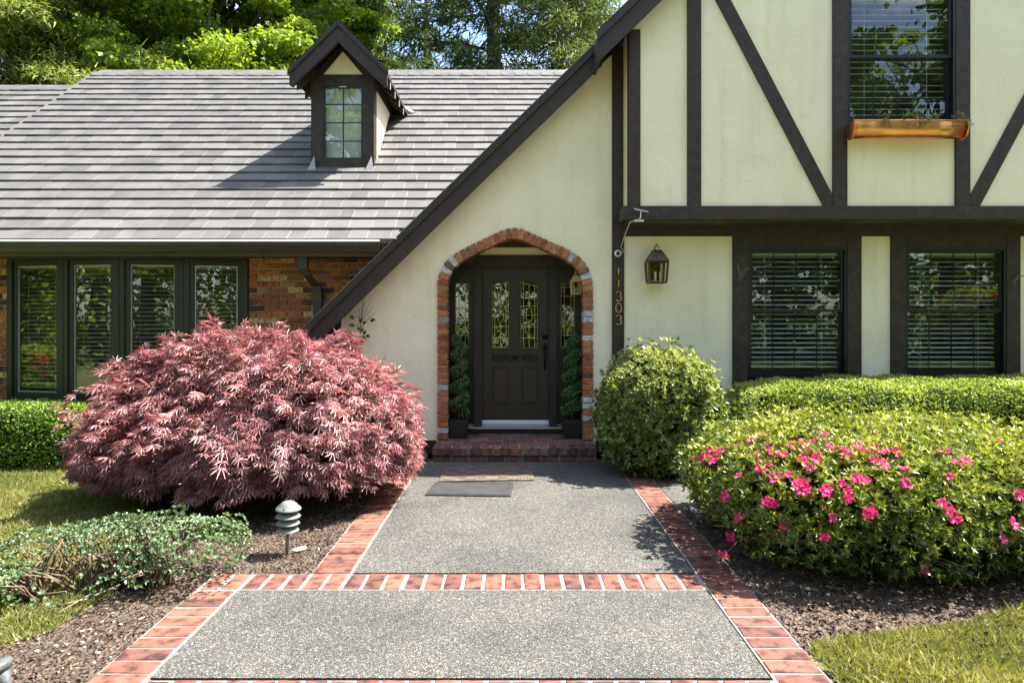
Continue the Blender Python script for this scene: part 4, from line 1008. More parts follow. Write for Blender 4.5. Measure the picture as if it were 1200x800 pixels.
for sx in (-1, 1):
    e = pxc + sx * ex; ze = zdr(e)
    # roof slab of the dormer: back edge follows the main roof
    bm = bmesh.new(); th = .05
    q = [(pxc, dbar - .02, zpk), (e, dbar - .02, ze), (e, roofyz(ze) + .1, ze), (pxc, yR + .1, zpk)]
    a = [bm.verts.new(v) for v in q]; b = [bm.verts.new((v[0], v[1], v[2] - th)) for v in q]
    bm.faces.new(a); bm.faces.new(b[::-1])
    for i in range(4): bm.faces.new((a[i], b[i], b[(i + 1) % 4], a[(i + 1) % 4]))
    fin(bm, 'dormer_roof', 'rake', dor)
    bp_ = [(pxc, zpk - .01), (e, ze - .01), (e, ze - .19), (e - sx * .04, ze - .21), (pxc, zpk - .27)]
    prism('barge_board', bp_, dbar - .03, dbar + .02, 'timber', dor, .005)
    bt = [(pxc, zpk + .03), (e + sx * .02, ze + .01), (e + sx * .02, ze - .06), (pxc, zpk - .05)]
    prism('barge_trim', bt, dbar - .055, dbar - .031, 'rake', dor, .003)
    for j in range(4):                           # rafter tails under the eave
        yy = dbar + .22 + j * .36
        if yy > roofyz(ze - .15): continue
        i0, i1 = pxc + sx * (fx1 - pxc - .02), e - sx * .015
        prism('rafter_tail', [(i0, zdr(i0) - .055), (i1, zdr(i1) - .055), (i1, zdr(i1) - .17), (i0, zdr(i0) - .22)], yy, yy + .055, 'timber', dor, .003)
        if sx > 0: prism('rafter_end', [(i1, zdr(i1) - .06), (i1 + .01, zdr(i1) - .06), (i1 + .01, zdr(i1) - .165), (i1, zdr(i1) - .165)], yy, yy + .055, 'flashing', dor, 0)
    xf = fx0 + .02 if sx < 0 else fx1 - .06
    bm = bmesh.new(); zz = zbot - .02; yy = dd - .05      # pointed step flashing at the foot of each post
    a = [bm.verts.new(v) for v in ((xf - .06, yy - .07, zz - .06), (xf + .08, yy - .07, zz - .06), (xf + .03, yy + .02, zz + .2), (xf - .02, yy + .05, zz - .02))]
    bm.faces.new((a[0], a[1], a[2])); bm.faces.new((a[0], a[2], a[3])); bm.faces.new((a[1], a[3], a[2])); bm.faces.new((a[0], a[3], a[1]))
    fin(bm, 'flashing', 'flashing', dor)
    bm = bmesh.new()                             # lead valley where the dormer roof meets the main roof
    n0 = roof_pt(e + sx * .12, (roofyz(ze) - ED) / math.cos(sa) - .05, .05); n1 = roof_pt(pxc, (yR - ED) / math.cos(sa), .05); n2 = roof_pt(e + sx * .02, (roofyz(ze) - ED) / math.cos(sa) - .03, .06)
    vs = [bm.verts.new(v) for v in (n0, n1, n2)]; bm.faces.new(vs); r = bmesh.ops.extrude_face_region(bm, geom=list(bm.faces))
    for g in r['geom']:
        if isinstance(g, bmesh.types.BMVert): g.co.z += .012
    fin(bm, 'valley_flashing', 'flashing', dor)

# ---- house number, brass, read downwards: 1 1 3 0 3
def digit(ch, cx, cz, h):
    bm = bmesh.new(); w = h * .3; r = .0085; y = D0 - .039
    if ch == '1': b_tube(bm, [(cx - w * .35, y, cz + h * .34), (cx, y, cz + h * .5), (cx, y, cz - h * .5)], r, 6)
    if ch == '0': b_tube(bm, [(cx + w * math.cos(t * math.pi / 10), y, cz + h * .5 * math.sin(t * math.pi / 10)) for t in range(21)], r, 6)
    if ch == '3':
        p = [(cx + w * .95 * math.cos(R(a)), y, cz + h * .25 + h * .25 * math.sin(R(a))) for a in range(155, -80, -20)]
        p += [(cx + w * 1.05 * math.cos(R(a)), y, cz - h * .25 + h * .25 * math.sin(R(a))) for a in range(70, -160, -20)]
        b_tube(bm, p, r, 6)
    o = fin(bm, 'house_number', 'brass', house, True); o['label'] = 'brass digit ' + ch
for ch, py in zip('11303', (319.5, 334, 347.5, 361, 375)): digit(ch, PX(724.3, D0), PZ(py, D0), .115)
# ================================================================== THINGS AT THE DOOR
# ---- brick step
step = thing('brick_step', 'low red brick step with rounded front edge at the front door', 'step', loc=(.03, 7.7, 0))
SX0, SX1 = PX(506, 7.44), PX(700.5, 7.44)
bm = bmesh.new(); b_box(bm, SX0 + .012, SX1 - .012, 7.475, D0 + .02, 0, ZP - .012); b_box(bm, Ai[0][0] - .03, Ai[-1][0] + .03, D0 + .02, 8.40, 0, ZP - .012)
fin(bm, 'mortar_core', 'step_mortar', step)
rb = [cbox_mesh('step_brick', .1035, .215, .098, .011, 'step_brick', .003) for _ in range(4)]
sb = [cbox_mesh('step_brick', .203, .1, .062, .005, 'step_brick', .003) for _ in range(4)]
n = 17; w = (SX1 - SX0) / n
for i in range(n): inst('brick', random.choice(rb), step, (SX0 + w * (i + .5), 7.53 + random.uniform(-.004, .004), ZP - .047), (random.uniform(-.015, .015), random.uniform(-.01, .01), random.uniform(-.01, .01)))
x = SX0 + .015
while x < SX1 - .03:
    w = min(.203, SX1 - .012 - x); inst('brick', random.choice(sb), step, (x + w / 2, 7.502, .034), (0, 0, random.uniform(-.008, .008)), ((w - .01) / .203 * 1.0, 1, 1)); x += .213
for side in (SX0 + .055, SX1 - .055):
    for y in (7.70, 7.86): 
        inst('brick', random.choice(sb), step, (side, y - .02, .034), (0, 0, R(90)), (.75, 1, 1))
tb = [cbox_mesh('tread_brick', .193, .093, .055, .004, 'step_brick', .002) for _ in range(4)]
row = 0; y = 7.69
while y < 8.37:
    xa, xb = (SX0 + .012, SX1 - .012) if y < D0 - .02 else (Ai[0][0] - .02, Ai[-1][0] + .02)
    x = xa - (.1 if row % 2 else 0)
    while x < xb:
        c0, c1 = max(x, xa), min(x + .203, xb)
        if c1 - c0 > .03: inst('brick', random.choice(tb), step, ((c0 + c1) / 2, y, ZP - .0275 + random.uniform(-.002, .002)), (random.uniform(-.008, .008), random.uniform(-.008, .008), 0), ((c1 - c0 - .01) / .193, 1, 1))
        x += .203
    y += .1025; row += 1

# ---- door mats
def doormat(name, corners, mat, label, th, ribs):
    bm = bmesh.new(); f = bm.faces.new([bm.verts.new((x, y, .004)) for x, y in corners]); r = bmesh.ops.extrude_face_region(bm, geom=[f])
    for g in r['geom']:
        if isinstance(g, bmesh.types.BMVert): g.co.z += th
    bmesh.ops.bevel(bm, geom=[e for e in bm.edges], offset=.004, segments=2, affect='EDGES')
    c = Vector((sum(p[0] for p in corners) / 4, sum(p[1] for p in corners) / 4, 0))
    for v in bm.verts: v.co -= c
    bmesh.ops.recalc_face_normals(bm, faces=bm.faces); me = bpy.data.meshes.new(name); bm.to_mesh(me); bm.free()
    root = thing(name, label, 'doormat', loc=c); o = _link0('mat_body', me, mat, root)
    xs = [p[0] - c.x for p in corners]; ys = [p[1] - c.y for p in corners]
    A, B, C_, D_ = [Vector((x, y, 0)) for x, y in zip(xs, ys)]
    bm = bmesh.new()
    def at2(u, v): return A.lerp(B, u).lerp(D_.lerp(C_, u), v) + Vector((0, 0, .004 + th))
    if ribs == 'border':
        for (u0, v0, u1, v1) in ((.03, .05, .97, .05), (.97, .05, .97, .95), (.97, .95, .03, .95), (.03, .95, .03, .05)): b_tube(bm, [at2(u0, v0), at2(u1, v1)], .006, 5)
    else:
        for i in range(5):
            for j in range(3):
                for q in range(5):
                    u, v = (i + .1 + .17 * q) / 5, j / 3
                    if (i + j) % 2: b_tube(bm, [at2((i + .08) / 5, (j + .12 + .18 * q) / 3), at2((i + .92) / 5, (j + .12 + .18 * q) / 3)], .004, 4)
                    else: b_tube(bm, [at2((i + .12 + .18 * q) / 5, (j + .08) / 3), at2((i + .12 + .18 * q) / 5, (j + .92) / 3)], .004, 4)
    me = bpy.data.meshes.new('rib'); bmesh.ops.recalc_face_normals(bm, faces=bm.faces); bm.to_mesh(me); bm.free(); _link0('raised_pattern', me, mat, root)
doormat('doormat', [GP(514, 565), GP(626, 563.5), GP(624, 549), GP(520, 549.5)], 'mat_brown', 'tan woven doormat with basket pattern nearest the step', .012, 'weave')
doormat('doormat', [GP(497.5, 581), GP(598.5, 582.5), GP(602, 566.5), GP(510, 565.5)], 'mat_grey', 'dark grey doormat with plain border, in front of the tan mat', .010, 'border')

# ---- spiral topiaries in square pots
def topiary(cx, cy, label, flip, seed):
    t = thing('topiary', label, 'topiary', 'spiral topiaries flanking the door', (cx, cy, ZP))
    bm = bmesh.new(); h = .245
    lo, hi = .108, .125
    v = [bm.verts.new((cx + a * lo, cy + b * lo, ZP + .001)) for a, b in ((-1, -1), (1, -1), (1, 1), (-1, 1))]; u = [bm.verts.new((cx + a * hi, cy + b * hi, ZP + h)) for a, b in ((-1, -1), (1, -1), (1, 1), (-1, 1))]
    iu = [bm.verts.new((cx + a * (hi - .015), cy + b * (hi - .015), ZP + h)) for a, b in ((-1, -1), (1, -1), (1, 1), (-1, 1))]; il = [bm.verts.new((cx + a * (hi - .018), cy + b * (hi - .018), ZP + h - .04)) for a, b in ((-1, -1), (1, -1), (1, 1), (-1, 1))]
    bm.faces.new(v[::-1]); bm.faces.new(il)
    for q in range(4):
        r = (q + 1) % 4; bm.faces.new((v[q], v[r], u[r], u[q])); bm.faces.new((u[q], u[r], iu[r], iu[q])); bm.faces.new((iu[q], iu[r], il[r], il[q]))
    fin(bm, 'pot', 'pot', t, bevel=.004)
    z0, z1 = ZP + h + .02, PZ(391, 8.1)
    tube('stem', [(cx, cy, ZP + h - .05), (cx, cy, z1 - .03)], [.014, .006], 'twig', t)
    n = 10500; u_ = rng.random(n); turns = 4.6
    rad = .074 * (1 - .25 * u_); off = .072 * (1 - .45 * u_)
    an = u_ * turns * 2 * math.pi * (1 if not flip else 1) + seed
    C = np.c_[cx + off * np.cos(an), cy + off * np.sin(an), z0 + .05 + (z1 - z0 - .10) * u_]
    d = rdir(n); P = C + d * np.array((1, 1, .82)) * (rad * rng.uniform(.80, 1.05, n))[:, None]
    leaves('foliage', P, unit(d + .7 * rdir(n) + np.array((0, 0, .2))), unit(d + .4 * rdir(n)), rng.uniform(.016, .030, n), .6, LEAF, 'lf_topiary', t, rng.random(n))
    bm = bmesh.new(); pts = []; rr = []
    for q in range(90):
        uu = q / 89; a = uu * turns * 2 * math.pi + seed; of = .072 * (1 - .45 * uu); pts.append((cx + of * math.cos(a), cy + of * math.sin(a), z0 + .05 + (z1 - z0 - .1) * uu)); rr.append(.052 * (1 - .25 * uu))
    b_tube(bm, pts, rr, 8); fin(bm, 'dark_core', 'core', t, True)
topiary(PX(537.5, 8.1), 8.10, 'dark green spiral topiary in black pot on the left side of the door', False, 0.4)
topiary(PX(671, 8.1), 8.10, 'dark green spiral topiary in black pot on the handle side of the door', True, 2.2)

# ---- lanterns
def lantern(name, label, cx, cy, zbase, w, hb, hr, wall, metal='bronze'):
    t = thing(name, label, 'lantern', loc=(cx, cy, zbase))
    a, b = w / 2, w / 2 * .86
    cs = ((-1, -1), (1, -1), (1, 1), (-1, 1)); bm = bmesh.new(); r = w * .035
    lo = [Vector((cx + i * b, cy + j * b, zbase)) for i, j in cs]; hi = [Vector((cx + i * a, cy + j * a, zbase + hb)) for i, j in cs]; tp = [Vector((cx + i * a * .36, cy + j * a * .36, zbase + hb + hr)) for i, j in cs]
    for q in range(4):
        k2 = (q + 1) % 4
        for s_, e_ in ((lo[q], lo[k2]), (hi[q], hi[k2]), (lo[q], hi[q]), (tp[q], tp[k2]), (hi[q], tp[q])): b_tube(bm, [s_, e_], r * 1.3, 5)
        m0, m1 = lo[q].lerp(lo[k2], .5), hi[q].lerp(hi[k2], .5)
        for f_ in (.22, .78): b_tube(bm, [lo[q].lerp(lo[k2], f_), hi[q].lerp(hi[k2], f_)], r * .6, 4)
    vs = [bm.verts.new(v + Vector((0, 0, -.004))) for v in lo]; bm.faces.new(vs)
    fin(bm, 'cage', metal, t)
    bm = bmesh.new(); A = [bm.verts.new(v) for v in hi]; B = [bm.verts.new(v) for v in tp]
    for q in range(4): bm.faces.new((A[q], A[(q + 1) % 4], B[(q + 1) % 4], B[q]))
    bm.faces.new(B); fin(bm, 'hood', metal, t)
    bm = bmesh.new(); A = [bm.verts.new(v) for v in lo]; B = [bm.verts.new(v) for v in hi]
    for q in range(4): bm.faces.new((A[q], A[(q + 1) % 4], B[(q + 1) % 4], B[q]))
    fin(bm, 'glass', 'lampglass', t)
    zt = zbase + hb + hr
    lathe('finial', [(w * .20, 0), (w * .22, .012), (w * .10, .02), (w * .16, .04), (w * .16, .052), (w * .06, .066), (w * .07, .078), (w * .01, .1)], 'brass', t, 14, (cx, cy, zt - .004))
    bm = bmesh.new()
    for q in range(3):
        an = q * 2.1; x, y = cx + w * .17 * math.cos(an), cy + w * .17 * math.sin(an); b_tube(bm, [(x, y, zbase), (x, y, zbase + hb * .5)], .008, 8)
    fin(bm, 'candle', 'sill_white', t)
    bm = bmesh.new()
    if wall:
        b_box(bm, cx - w * .3, cx + w * .3, D0 - .02, D0 - .001, zbase + .03, zbase + hb); b_tube(bm, [(cx, D0 - .02, zbase + hb * .8), (cx, cy + a * .9, zbase + hb * .98)], .012, 6)
        fin(bm, 'back_plate', 'bronze', t)
    else:
        zc = 2.60; b_tube(bm, [(cx, cy, zt + .08), (cx, cy, zc)], .004, 6)
        zz = zt + .09
        while zz < zc: bmesh.ops.create_icosphere(bm, subdivisions=1, radius=.009, matrix=Matrix.Translation((cx, cy, zz))); zz += .022
        b_lathe(bm, [(.05, 0), (.05, .012), (.03, .025)], 14, (cx, cy, zc - .004)); fin(bm, 'chain', 'brass', t)
cyl = D0 - .16
lantern('wall_lantern', 'tall bronze glass lantern mounted on the stucco wall beside the house number post', PX(769.5, cyl), cyl, PZ(331, cyl), .235, .255, .135, True)
cyl = 8.16
lantern('hanging_lantern', 'small brass lantern hanging in the arch above the right topiary', PX(674.5, cyl), cyl, PZ(344.5, cyl), .125, .165, .075, False, 'gold_came')

# ---- security camera and solar panel
sc = thing('security_camera', 'small round white security camera on the number post', 'camera', loc=(PX(724, D0 - .06), D0 - .03, PZ(297, D0)))
cx, cz = PX(724, D0 - .07), PZ(297, D0 - .07)
lathe('housing', [(.028, 0), (.036, .012), (.043, .03), (.043, .052), (.036, .062)], 'white_plastic', sc, 20, mtx=Matrix.Translation((cx, D0 - .03, cz)) @ Matrix.Rotation(R(90), 4, 'X'))
lathe('lens', [(.026, 0), (.024, .008), (.012, .013), (.002, .0145)], 'lens', sc, 18, mtx=Matrix.Translation((cx, D0 - .0925, cz)) @ Matrix.Rotation(R(90), 4, 'X'))
sp = thing('solar_panel', 'little tilted solar panel on a bracket at the beam corner, cable hanging to the camera', 'solar panel', loc=(PX(750, DJ), DJ - .03, PZ(257, DJ)))
scx, scy, scz = PX(751, DJ - .13), DJ - .14, PZ(246, DJ - .13)
mt = Matrix.Translation((scx, scy, scz)) @ Matrix.Rotation(R(12), 4, 'Y') @ Matrix.Rotation(R(16), 4, 'X')
bm = bmesh.new(); b_box(bm, -.08, .08, -.055, .055, -.008, 0, mt); fin(bm, 'panel_frame', 'white_plastic', sp, bevel=.003)
bm = bmesh.new(); b_box(bm, -.073, .073, -.048, .048, .0006, .003, mt); fin(bm, 'solar_cells', 'solar', sp)
bm = bmesh.new(); b_tube(bm, [(scx, scy, scz - .008), (scx - .005, scy, scz - .09), (scx - .02, DJ - .045, scz - .105)], .008, 6); b_box(bm, scx - .06, scx + .05, DJ - .055, DJ - .042, scz - .125, scz - .10); fin(bm, 'bracket', 'white_plastic', sp)
tube('cable', [(scx - .05, DJ - .055, scz - .11), (scx - .11, DJ - .05, scz - .13), (scx - .13, DJ + .05, scz - .2), (scx - .14, DJ + .2, scz - .28), (scx - .15, D0 - .05, scz - .38), (cx + .10, D0 - .05, scz - .46), (cx + .03, D0 - .05, cz + .03)], .0045, 'white_plastic', sp, 5)

# ---- copper window box with wispy plants
bx0, bx1, bz, by = PX(996, 7.36), PX(1130, 7.36), PZ(144, 7.36), 7.47
wb = thing('window_box', 'shiny copper half-round flower box under the upper window with wispy seedlings', 'window box', loc=((bx0 + bx1) / 2, by, bz - .2))
bm = bmesh.new(); prof = [(0, .0), (-.20, .0)] + [(-.10 - .105 * math.cos(R(a)), -.02 - .175 * math.sin(R(a))) for a in range(0, 181, 15)]
prof = [(-.2, 0)] + [(-.10 - .10 * math.cos(R(a)), -.05 - .135 * math.sin(R(a))) for a in range(0, 181, 12)] + [(0, 0)]
rings = [[bm.verts.new((x, by + p[0], bz + p[1])) for p in prof] for x in (bx0, bx0 + (bx1 - bx0) * .33, bx0 + (bx1 - bx0) * .66, bx1)]
for a, b in zip(rings, rings[1:]):
    for q in range(len(prof) - 1): bm.faces.new((a[q], a[q + 1], b[q + 1], b[q]))
bm.faces.new(rings[0]); bm.faces.new(rings[-1][::-1]); 
fin(bm, 'trough', 'copper', wb, True)
tr = wb.children[0].data
for p in tr.polygons:
    if len(p.vertices) > 6: p.use_smooth = False
tube('rolled_rim', [(bx0 - .005, by - .2, bz), (bx1 + .005, by - .2, bz)], .011, 'copper', wb, 8)
for x in (bx0 + .015, bx1 - .015):
    bm = bmesh.new(); b_tube(bm, [(x, by + p[0] * 1.0 - (.004 if 0 < i < len(prof) - 1 else 0), bz + p[1] - .004) for i, p in enumerate(prof)], .010, 6)
    fin(bm, 'end_band', 'copper', wb, True)
box('soil', bx0 + .01, bx1 - .01, by - .19, by - .005, bz - .05, bz - .02, 'mulch', wb, 0)
bm = bmesh.new(); SP, SD = [], []
for c_ in (.26, .50, .58, .68, .93):
    for q in range(15):
        x = bx0 + (bx1 - bx0) * (c_ + random.gauss(0, .022)); y = by - random.uniform(.12, .19); h = random.uniform(.03, .13)
        dx, dy = random.gauss(0, .05), random.gauss(-.03, .03); droop = random.choice((1, 1, -.8))
        p = [(x, y, bz - .02), (x + dx * .5, y + dy * .5 - (.03 if droop < 0 else 0), bz + h * .6), (x + dx, y + dy - (.06 if droop < 0 else 0), bz + h * droop)]
        b_tube(bm, p, .002, 4)
        for _ in range(7): f_ = random.uniform(.3, 1); SP.append([p[1][k2] + (p[2][k2] - p[1][k2]) * f_ for k2 in range(3)])
fin(bm, 'seedling_stems', 'twig', wb)['kind'] = 'stuff'
SP = np.array(SP); n = len(SP); leaves('seedling_leaves', SP, rdir(n), rdir(n), rng.uniform(.016, .034, n), .45, LEAF, 'lf_round', wb)['kind'] = 'stuff'

# ---- climber on the entry wall, tendrils by the windows
cl = thing('climbing_plant', 'sparse climber with dark leaves and dry seed stalks on the entry wall above the maple', 'plant', loc=(PX(420, 7.86), 7.86, 0))
D_ = 7.86; P_ = lambda x, y, o=0: (PX(x, D_), D_ + o, PZ(y, D_))
bm = bmesh.new()
b_tube(bm, [P_(418, 470), P_(420, 420), P_(422, 395), P_(423, 375), P_(425, 350)], [.008, .007, .006, .005, .003], 6)
for (a, b) in (((423, 378), (437, 361)), ((423, 376), (433, 356)), ((422, 378), (428, 352)), ((421, 380), (420, 360)), ((424, 383), (440, 366)), ((420, 400), (411, 402)), ((421, 395), (430, 391)), ((421, 382), (412, 381)), ((423, 374), (414, 371))):
    b_tube(bm, [P_(*a), P_((a[0] + b[0]) / 2 + 1, (a[1] + b[1]) / 2 - 2, -.02), P_(*b)], [.004, .0035, .002], 5)
fin(bm, 'stem', 'twig', cl)
LP = []; LD = []
for (x, y, dx, dy) in ((413, 404, -7, 2), (414, 400, -3, -6), (420, 402, 6, -1), (421, 403, 4, 6), (426, 392, 5, -6), (429, 393, 9, 2), (424, 393, 3, 2), (417, 382, -6, -1), (419, 383, 3, 3), (425, 379, 6, -2), (427, 384, -3, 4), (434, 376, 5, -1), (416, 374, -4, -3), (421, 378, 5, -5), (418, 405, -5, 5)):
    LP.append(P_(x, y, -.02)); LD.append((dx, -.6 * abs(dx), -dy))
for p_, d_ in zip(LP, LD): leaves('leaf', np.array([p_]), np.array([d_], float), np.array([(0.1, -1, .3)]), random.uniform(.075, .1), .6, LEAF, 'lf_climber', cl)
n = 90; xs = rng.uniform(414, 440, n); ys = 352 + rng.random(n) * 24
SPt = np.array([P_(x, y, random.uniform(-.04, .03)) for x, y in zip(xs, ys) if abs((x - 423) - (376 - y) * random.uniform(-.2, .8)) < 3])
leaves('seed_head', SPt, rdir(len(SPt)), rdir(len(SPt)), .016, .4, LEAF, 'chip', cl, np.full(len(SPt), .6))['kind'] = 'stuff'
def tendril(base, pts, label):
    t = thing('vine_twig', label, 'twig', loc=(PX(base[0], D0 - .05), D0 - .05, PZ(base[1], D0 - .05)))
    d = D0 - .06
    for p in pts:
        bm = bmesh.new(); b_tube(bm, [(PX(x, d - .03 * i), d - .03 * i, PZ(y, d - .03 * i)) for i, (x, y) in enumerate(p)], .004, 5)
        fin(bm, 'stem', 'bark_pale', t)
tendril((868, 325), [[(866, 328), (870, 318), (876, 313)], [(868, 330), (873, 318), (879, 314)], [(867, 322), (864, 308)]], 'dry vine twig on the timber left of the window near the lantern')
tendril((1193, 325), [[(1185, 332), (1192, 327), (1200, 322)], [(1188, 330), (1194, 322), (1203, 325)], [(1189, 336), (1190, 328)]], 'dry vine twig on the last timber at the right edge')

# ---- path lights
def path_light(cx, cy, h, w, label, tilt, rz):
    t = thing('path_light', label, 'path light', loc=(cx, cy, -.01)); Mx = Matrix.Translation((cx, cy, -.01)) @ Matrix.Rotation(tilt, 4, 'Y')
    r = w / 2
    lathe('post', [(.012, 0), (.012, h * .5)], 'lamp_paint', t, 12, mtx=Mx)
    lathe('core', [(r * .62, h * .47), (r * .62, h * .86)], 'lamp_green', t, 18, mtx=Mx)
    for q in range(3):
        z = h * (.80 - .125 * q) - .0; rr = r * (.98 - .05 * q)
        lathe('louvre', [(rr * .55, z - .0), (rr, z - h * .075), (rr, z - h * .083), (rr * .55, z - h * .02)], 'lamp_paint', t, 24, mtx=Mx)
    lathe('cap', [(r * .99, h * .845), (r, h * .855), (r * .93, h * .88), (r * .70, h * .925), (r * .68, h * .935), (r * .40, h * .985), (r * .1, h)], 'lamp_paint', t, 24, mtx=Mx)
    lathe('collar', [(r * .5, h * .44), (r * .60, h * .475)], 'lamp_green', t, 18, mtx=Mx)
    lathe('screw', [(.006, 0), (.005, .004)], 'black_metal', t, 8, mtx=Mx @ Matrix.Translation((-.005, -r * .86, h * .9)) @ Matrix.Rotation(R(70), 4, 'X'))
lx, ly = GP(336, 650)
path_light(lx, ly, .395, .178, 'pale green louvred path light standing in the mulch by the path', R(2), 0)
sx_, sy_ = -2.17, 2.74
t = thing('spotlight', 'weathered grey low garden light at the bottom left corner', 'garden light', loc=(sx_, sy_, -.01))
Mx = Matrix.Translation((sx_, sy_, -.01)) @ Matrix.Rotation(R(-16), 4, 'Y')
lathe('stake', [(.014, 0), (.014, .05), (.022, .06), (.026, .15)], 'spot_grey', t, 12, mtx=Mx)
lathe('head', [(.03, .145), (.052, .16), (.062, .178), (.055, .192), (.03, .2), (.005, .203)], 'spot_grey', t, 20, mtx=Mx @ Matrix.Translation((-.02, 0, 0)))
bm = bmesh.new(); gx, gy = GP(351, 645); bmesh.ops.create_icosphere(bm, subdivisions=2, radius=.035, matrix=Matrix.Translation((gx, gy, .008)) @ Matrix.Rotation(.5, 4, 'Z') @ Matrix.Diagonal((1.5, .6, .5, 1)))
for v in bm.verts: v.co += Vector((random.gauss(0, .002), random.gauss(0, .002), random.gauss(0, .002)))
tag(fin(bm, 'rock', 'stone'), 'small pale rock lying beside the louvred path light', 'rock')

# ================================================================== SHRUBS
def stems(name, parent, base, tips, r0, mat, spread=.12):
    bm = bmesh.new()
    for tp in tips:
        b = Vector(base) + Vector((random.uniform(-spread, spread), random.uniform(-spread, spread), 0)); tp = Vector(tp)
        m = b.lerp(tp, .5) + Vector((random.gauss(0, .04), random.gauss(0, .04), .05)); m2 = b.lerp(tp, .78) + Vector((random.gauss(0, .03), random.gauss(0, .03), .03))
        b_tube(bm, [b, m, m2, tp], [r0, r0 * .7, r0 * .5, r0 * .3], 5)
    o = fin(bm, name, mat, parent, True); o['kind'] = 'stuff'; return o

def hedge(name, label, c, rad, n, mat, size, seed, p=6, group=None):
    t = thing(name, label, 'hedge', group, (c[0], c[1], 0))
    P, N = blob_points(n, c, rad, p, -.98, .035, 2.2, seed, .07, .028)
    ok = P[:, 2] > .03; P, N = P[ok], N[ok]
    P = P + rdir(len(P)) * .012; n = len(P)
    D = unit(N * .6 + rdir(n) * .9 + np.array((0, 0, .35))); U = unit(N * .7 + 1.0 * rdir(n) + np.array((.25, 0, .3)))
    leaves('foliage', P, D, U, rng.uniform(size * .7, size * 1.3, n), .58, LEAF, mat, t, .42 + .22 * lumpy(P, 5, seed + 1) + rng.normal(size=n) * .2 + .18 * N[:, 2])  # upward-facing leaves coloured brighter, top light put into the leaf tone
    blob_core('dark_core', c, rad, p, 'core', t, .0, .035, 2.2, seed, .87)
    tips = [tuple(P[i]) for i in rng.integers(0, n, 40)]
    stems('branch', t, (c[0], c[1], 0), tips, .012, 'twig', .3)
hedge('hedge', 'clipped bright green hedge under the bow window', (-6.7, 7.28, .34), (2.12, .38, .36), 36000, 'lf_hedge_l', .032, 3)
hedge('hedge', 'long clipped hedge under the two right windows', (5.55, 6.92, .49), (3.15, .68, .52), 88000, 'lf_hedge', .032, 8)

# round shrub
def shrub(name, label, c, rad, nsh, k, size, mat, seed, tilt, p=2.2, amp=.09, zcut=-.75, width=.42, cat='shrub', core=.84, dep=.16, kk=4, thin=0, stray=.10):
    t = thing(name, label, cat, loc=(c[0], c[1], 0))
    P, N = blob_points(nsh, c, rad, p, zcut, amp, kk, seed, dep, .03)
    ok = (P[:, 2] > .06) & ((P[:, 2] > thin) | (rng.random(len(P)) < .42)); P, N = P[ok], N[ok]
    st = rng.random(len(P)) < stray; P[st] += (N[st] + .4 * rdir(int(st.sum())) + np.array((0, 0, .3))) * rng.uniform(.02, .10, (int(st.sum()), 1))
    B, D, U = rosettes(P, N, k, tilt)
    r = np.repeat(.40 + .2 * lumpy(P, 6, seed + 2) + .28 * N[:, 2], k) + rng.normal(size=len(B)) * .2  # leaves on top shifted to bright: light from above put into colour
    leaves('foliage', B, D, U, rng.uniform(size * .7, size * 1.25, len(B)), width, LEAF, mat, t, r)
    if core: blob_core('dark_core', (c[0], c[1], c[2]), rad, p, 'core', t, max(.05, c[2] + rad[2] * zcut * .8, thin * .8), amp, kk, seed, core)
    return t, P, N
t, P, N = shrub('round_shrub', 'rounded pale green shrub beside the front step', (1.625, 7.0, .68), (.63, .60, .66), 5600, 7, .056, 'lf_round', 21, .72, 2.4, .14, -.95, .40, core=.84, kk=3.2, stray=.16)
stems('branch', t, (1.615, 7.0, -.02), [tuple(P[i]) for i in rng.integers(0, len(P), 40)], .014, 'twig', .2)

# azalea
AC, AR = (2.86, 4.80, .43), (1.50, 1.12, .41)
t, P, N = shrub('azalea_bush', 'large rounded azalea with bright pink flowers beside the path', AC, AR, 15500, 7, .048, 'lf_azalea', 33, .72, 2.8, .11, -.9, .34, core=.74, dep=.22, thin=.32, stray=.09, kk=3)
front = [(AC[0] + AR[0] * 1.0 * math.sin(a), AC[1] - AR[1] * math.cos(a) * .96, random.uniform(.14, .40)) for a in np.linspace(-1.5, 1.5, 90)]
stems('branch', t, (AC[0], AC[1] - .1, -.02), front + [tuple(P[i]) for i in rng.integers(0, len(P), 50)], .0085, 'bark_pale', .38)
# flowers: five-petalled funnels, each one placed where the photograph shows it
def flower_mesh(seed):
    r = random.Random(seed); V, Fc = [(0, 0, -.02)], []
    for i in range(5):
        a = i * 2 * math.pi / 5 + r.uniform(-.1, .1); b = len(V); L_ = .044 * r.uniform(.9, 1.1)
        def q(rr, da, z): return (rr * math.cos(a + da), rr * math.sin(a + da), z)
        V += [q(.010, -.4, -.008), q(.010, .4, -.008), q(L_ * .62, -.60, .006), q(L_ * .55, 0, -.002), q(L_ * .62, .60, .006), q(L_ * .94, -.36, .009), q(L_ * .94, .36, .009), q(L_ * 1.03, 0, -.004 + r.uniform(-.006, .004))]
        Fc += [(0, b, b + 1), (b, b + 2, b + 3), (b, b + 3, b + 1), (b + 1, b + 3, b + 4), (b + 2, b + 5, b + 3), (b + 3, b + 5, b + 7), (b + 3, b + 7, b + 6), (b + 3, b + 6, b + 4)]
    me = bpy.data.meshes.new('flower'); me.from_pydata(V, [], Fc); at = me.attributes.new('rnd', 'FLOAT', 'FACE'); at.data.foreach_set('value', np.array([r.random() for _ in Fc], np.float32)); me.materials.append(M['petal']); return me
fms = [flower_mesh(i) for i in range(5)]
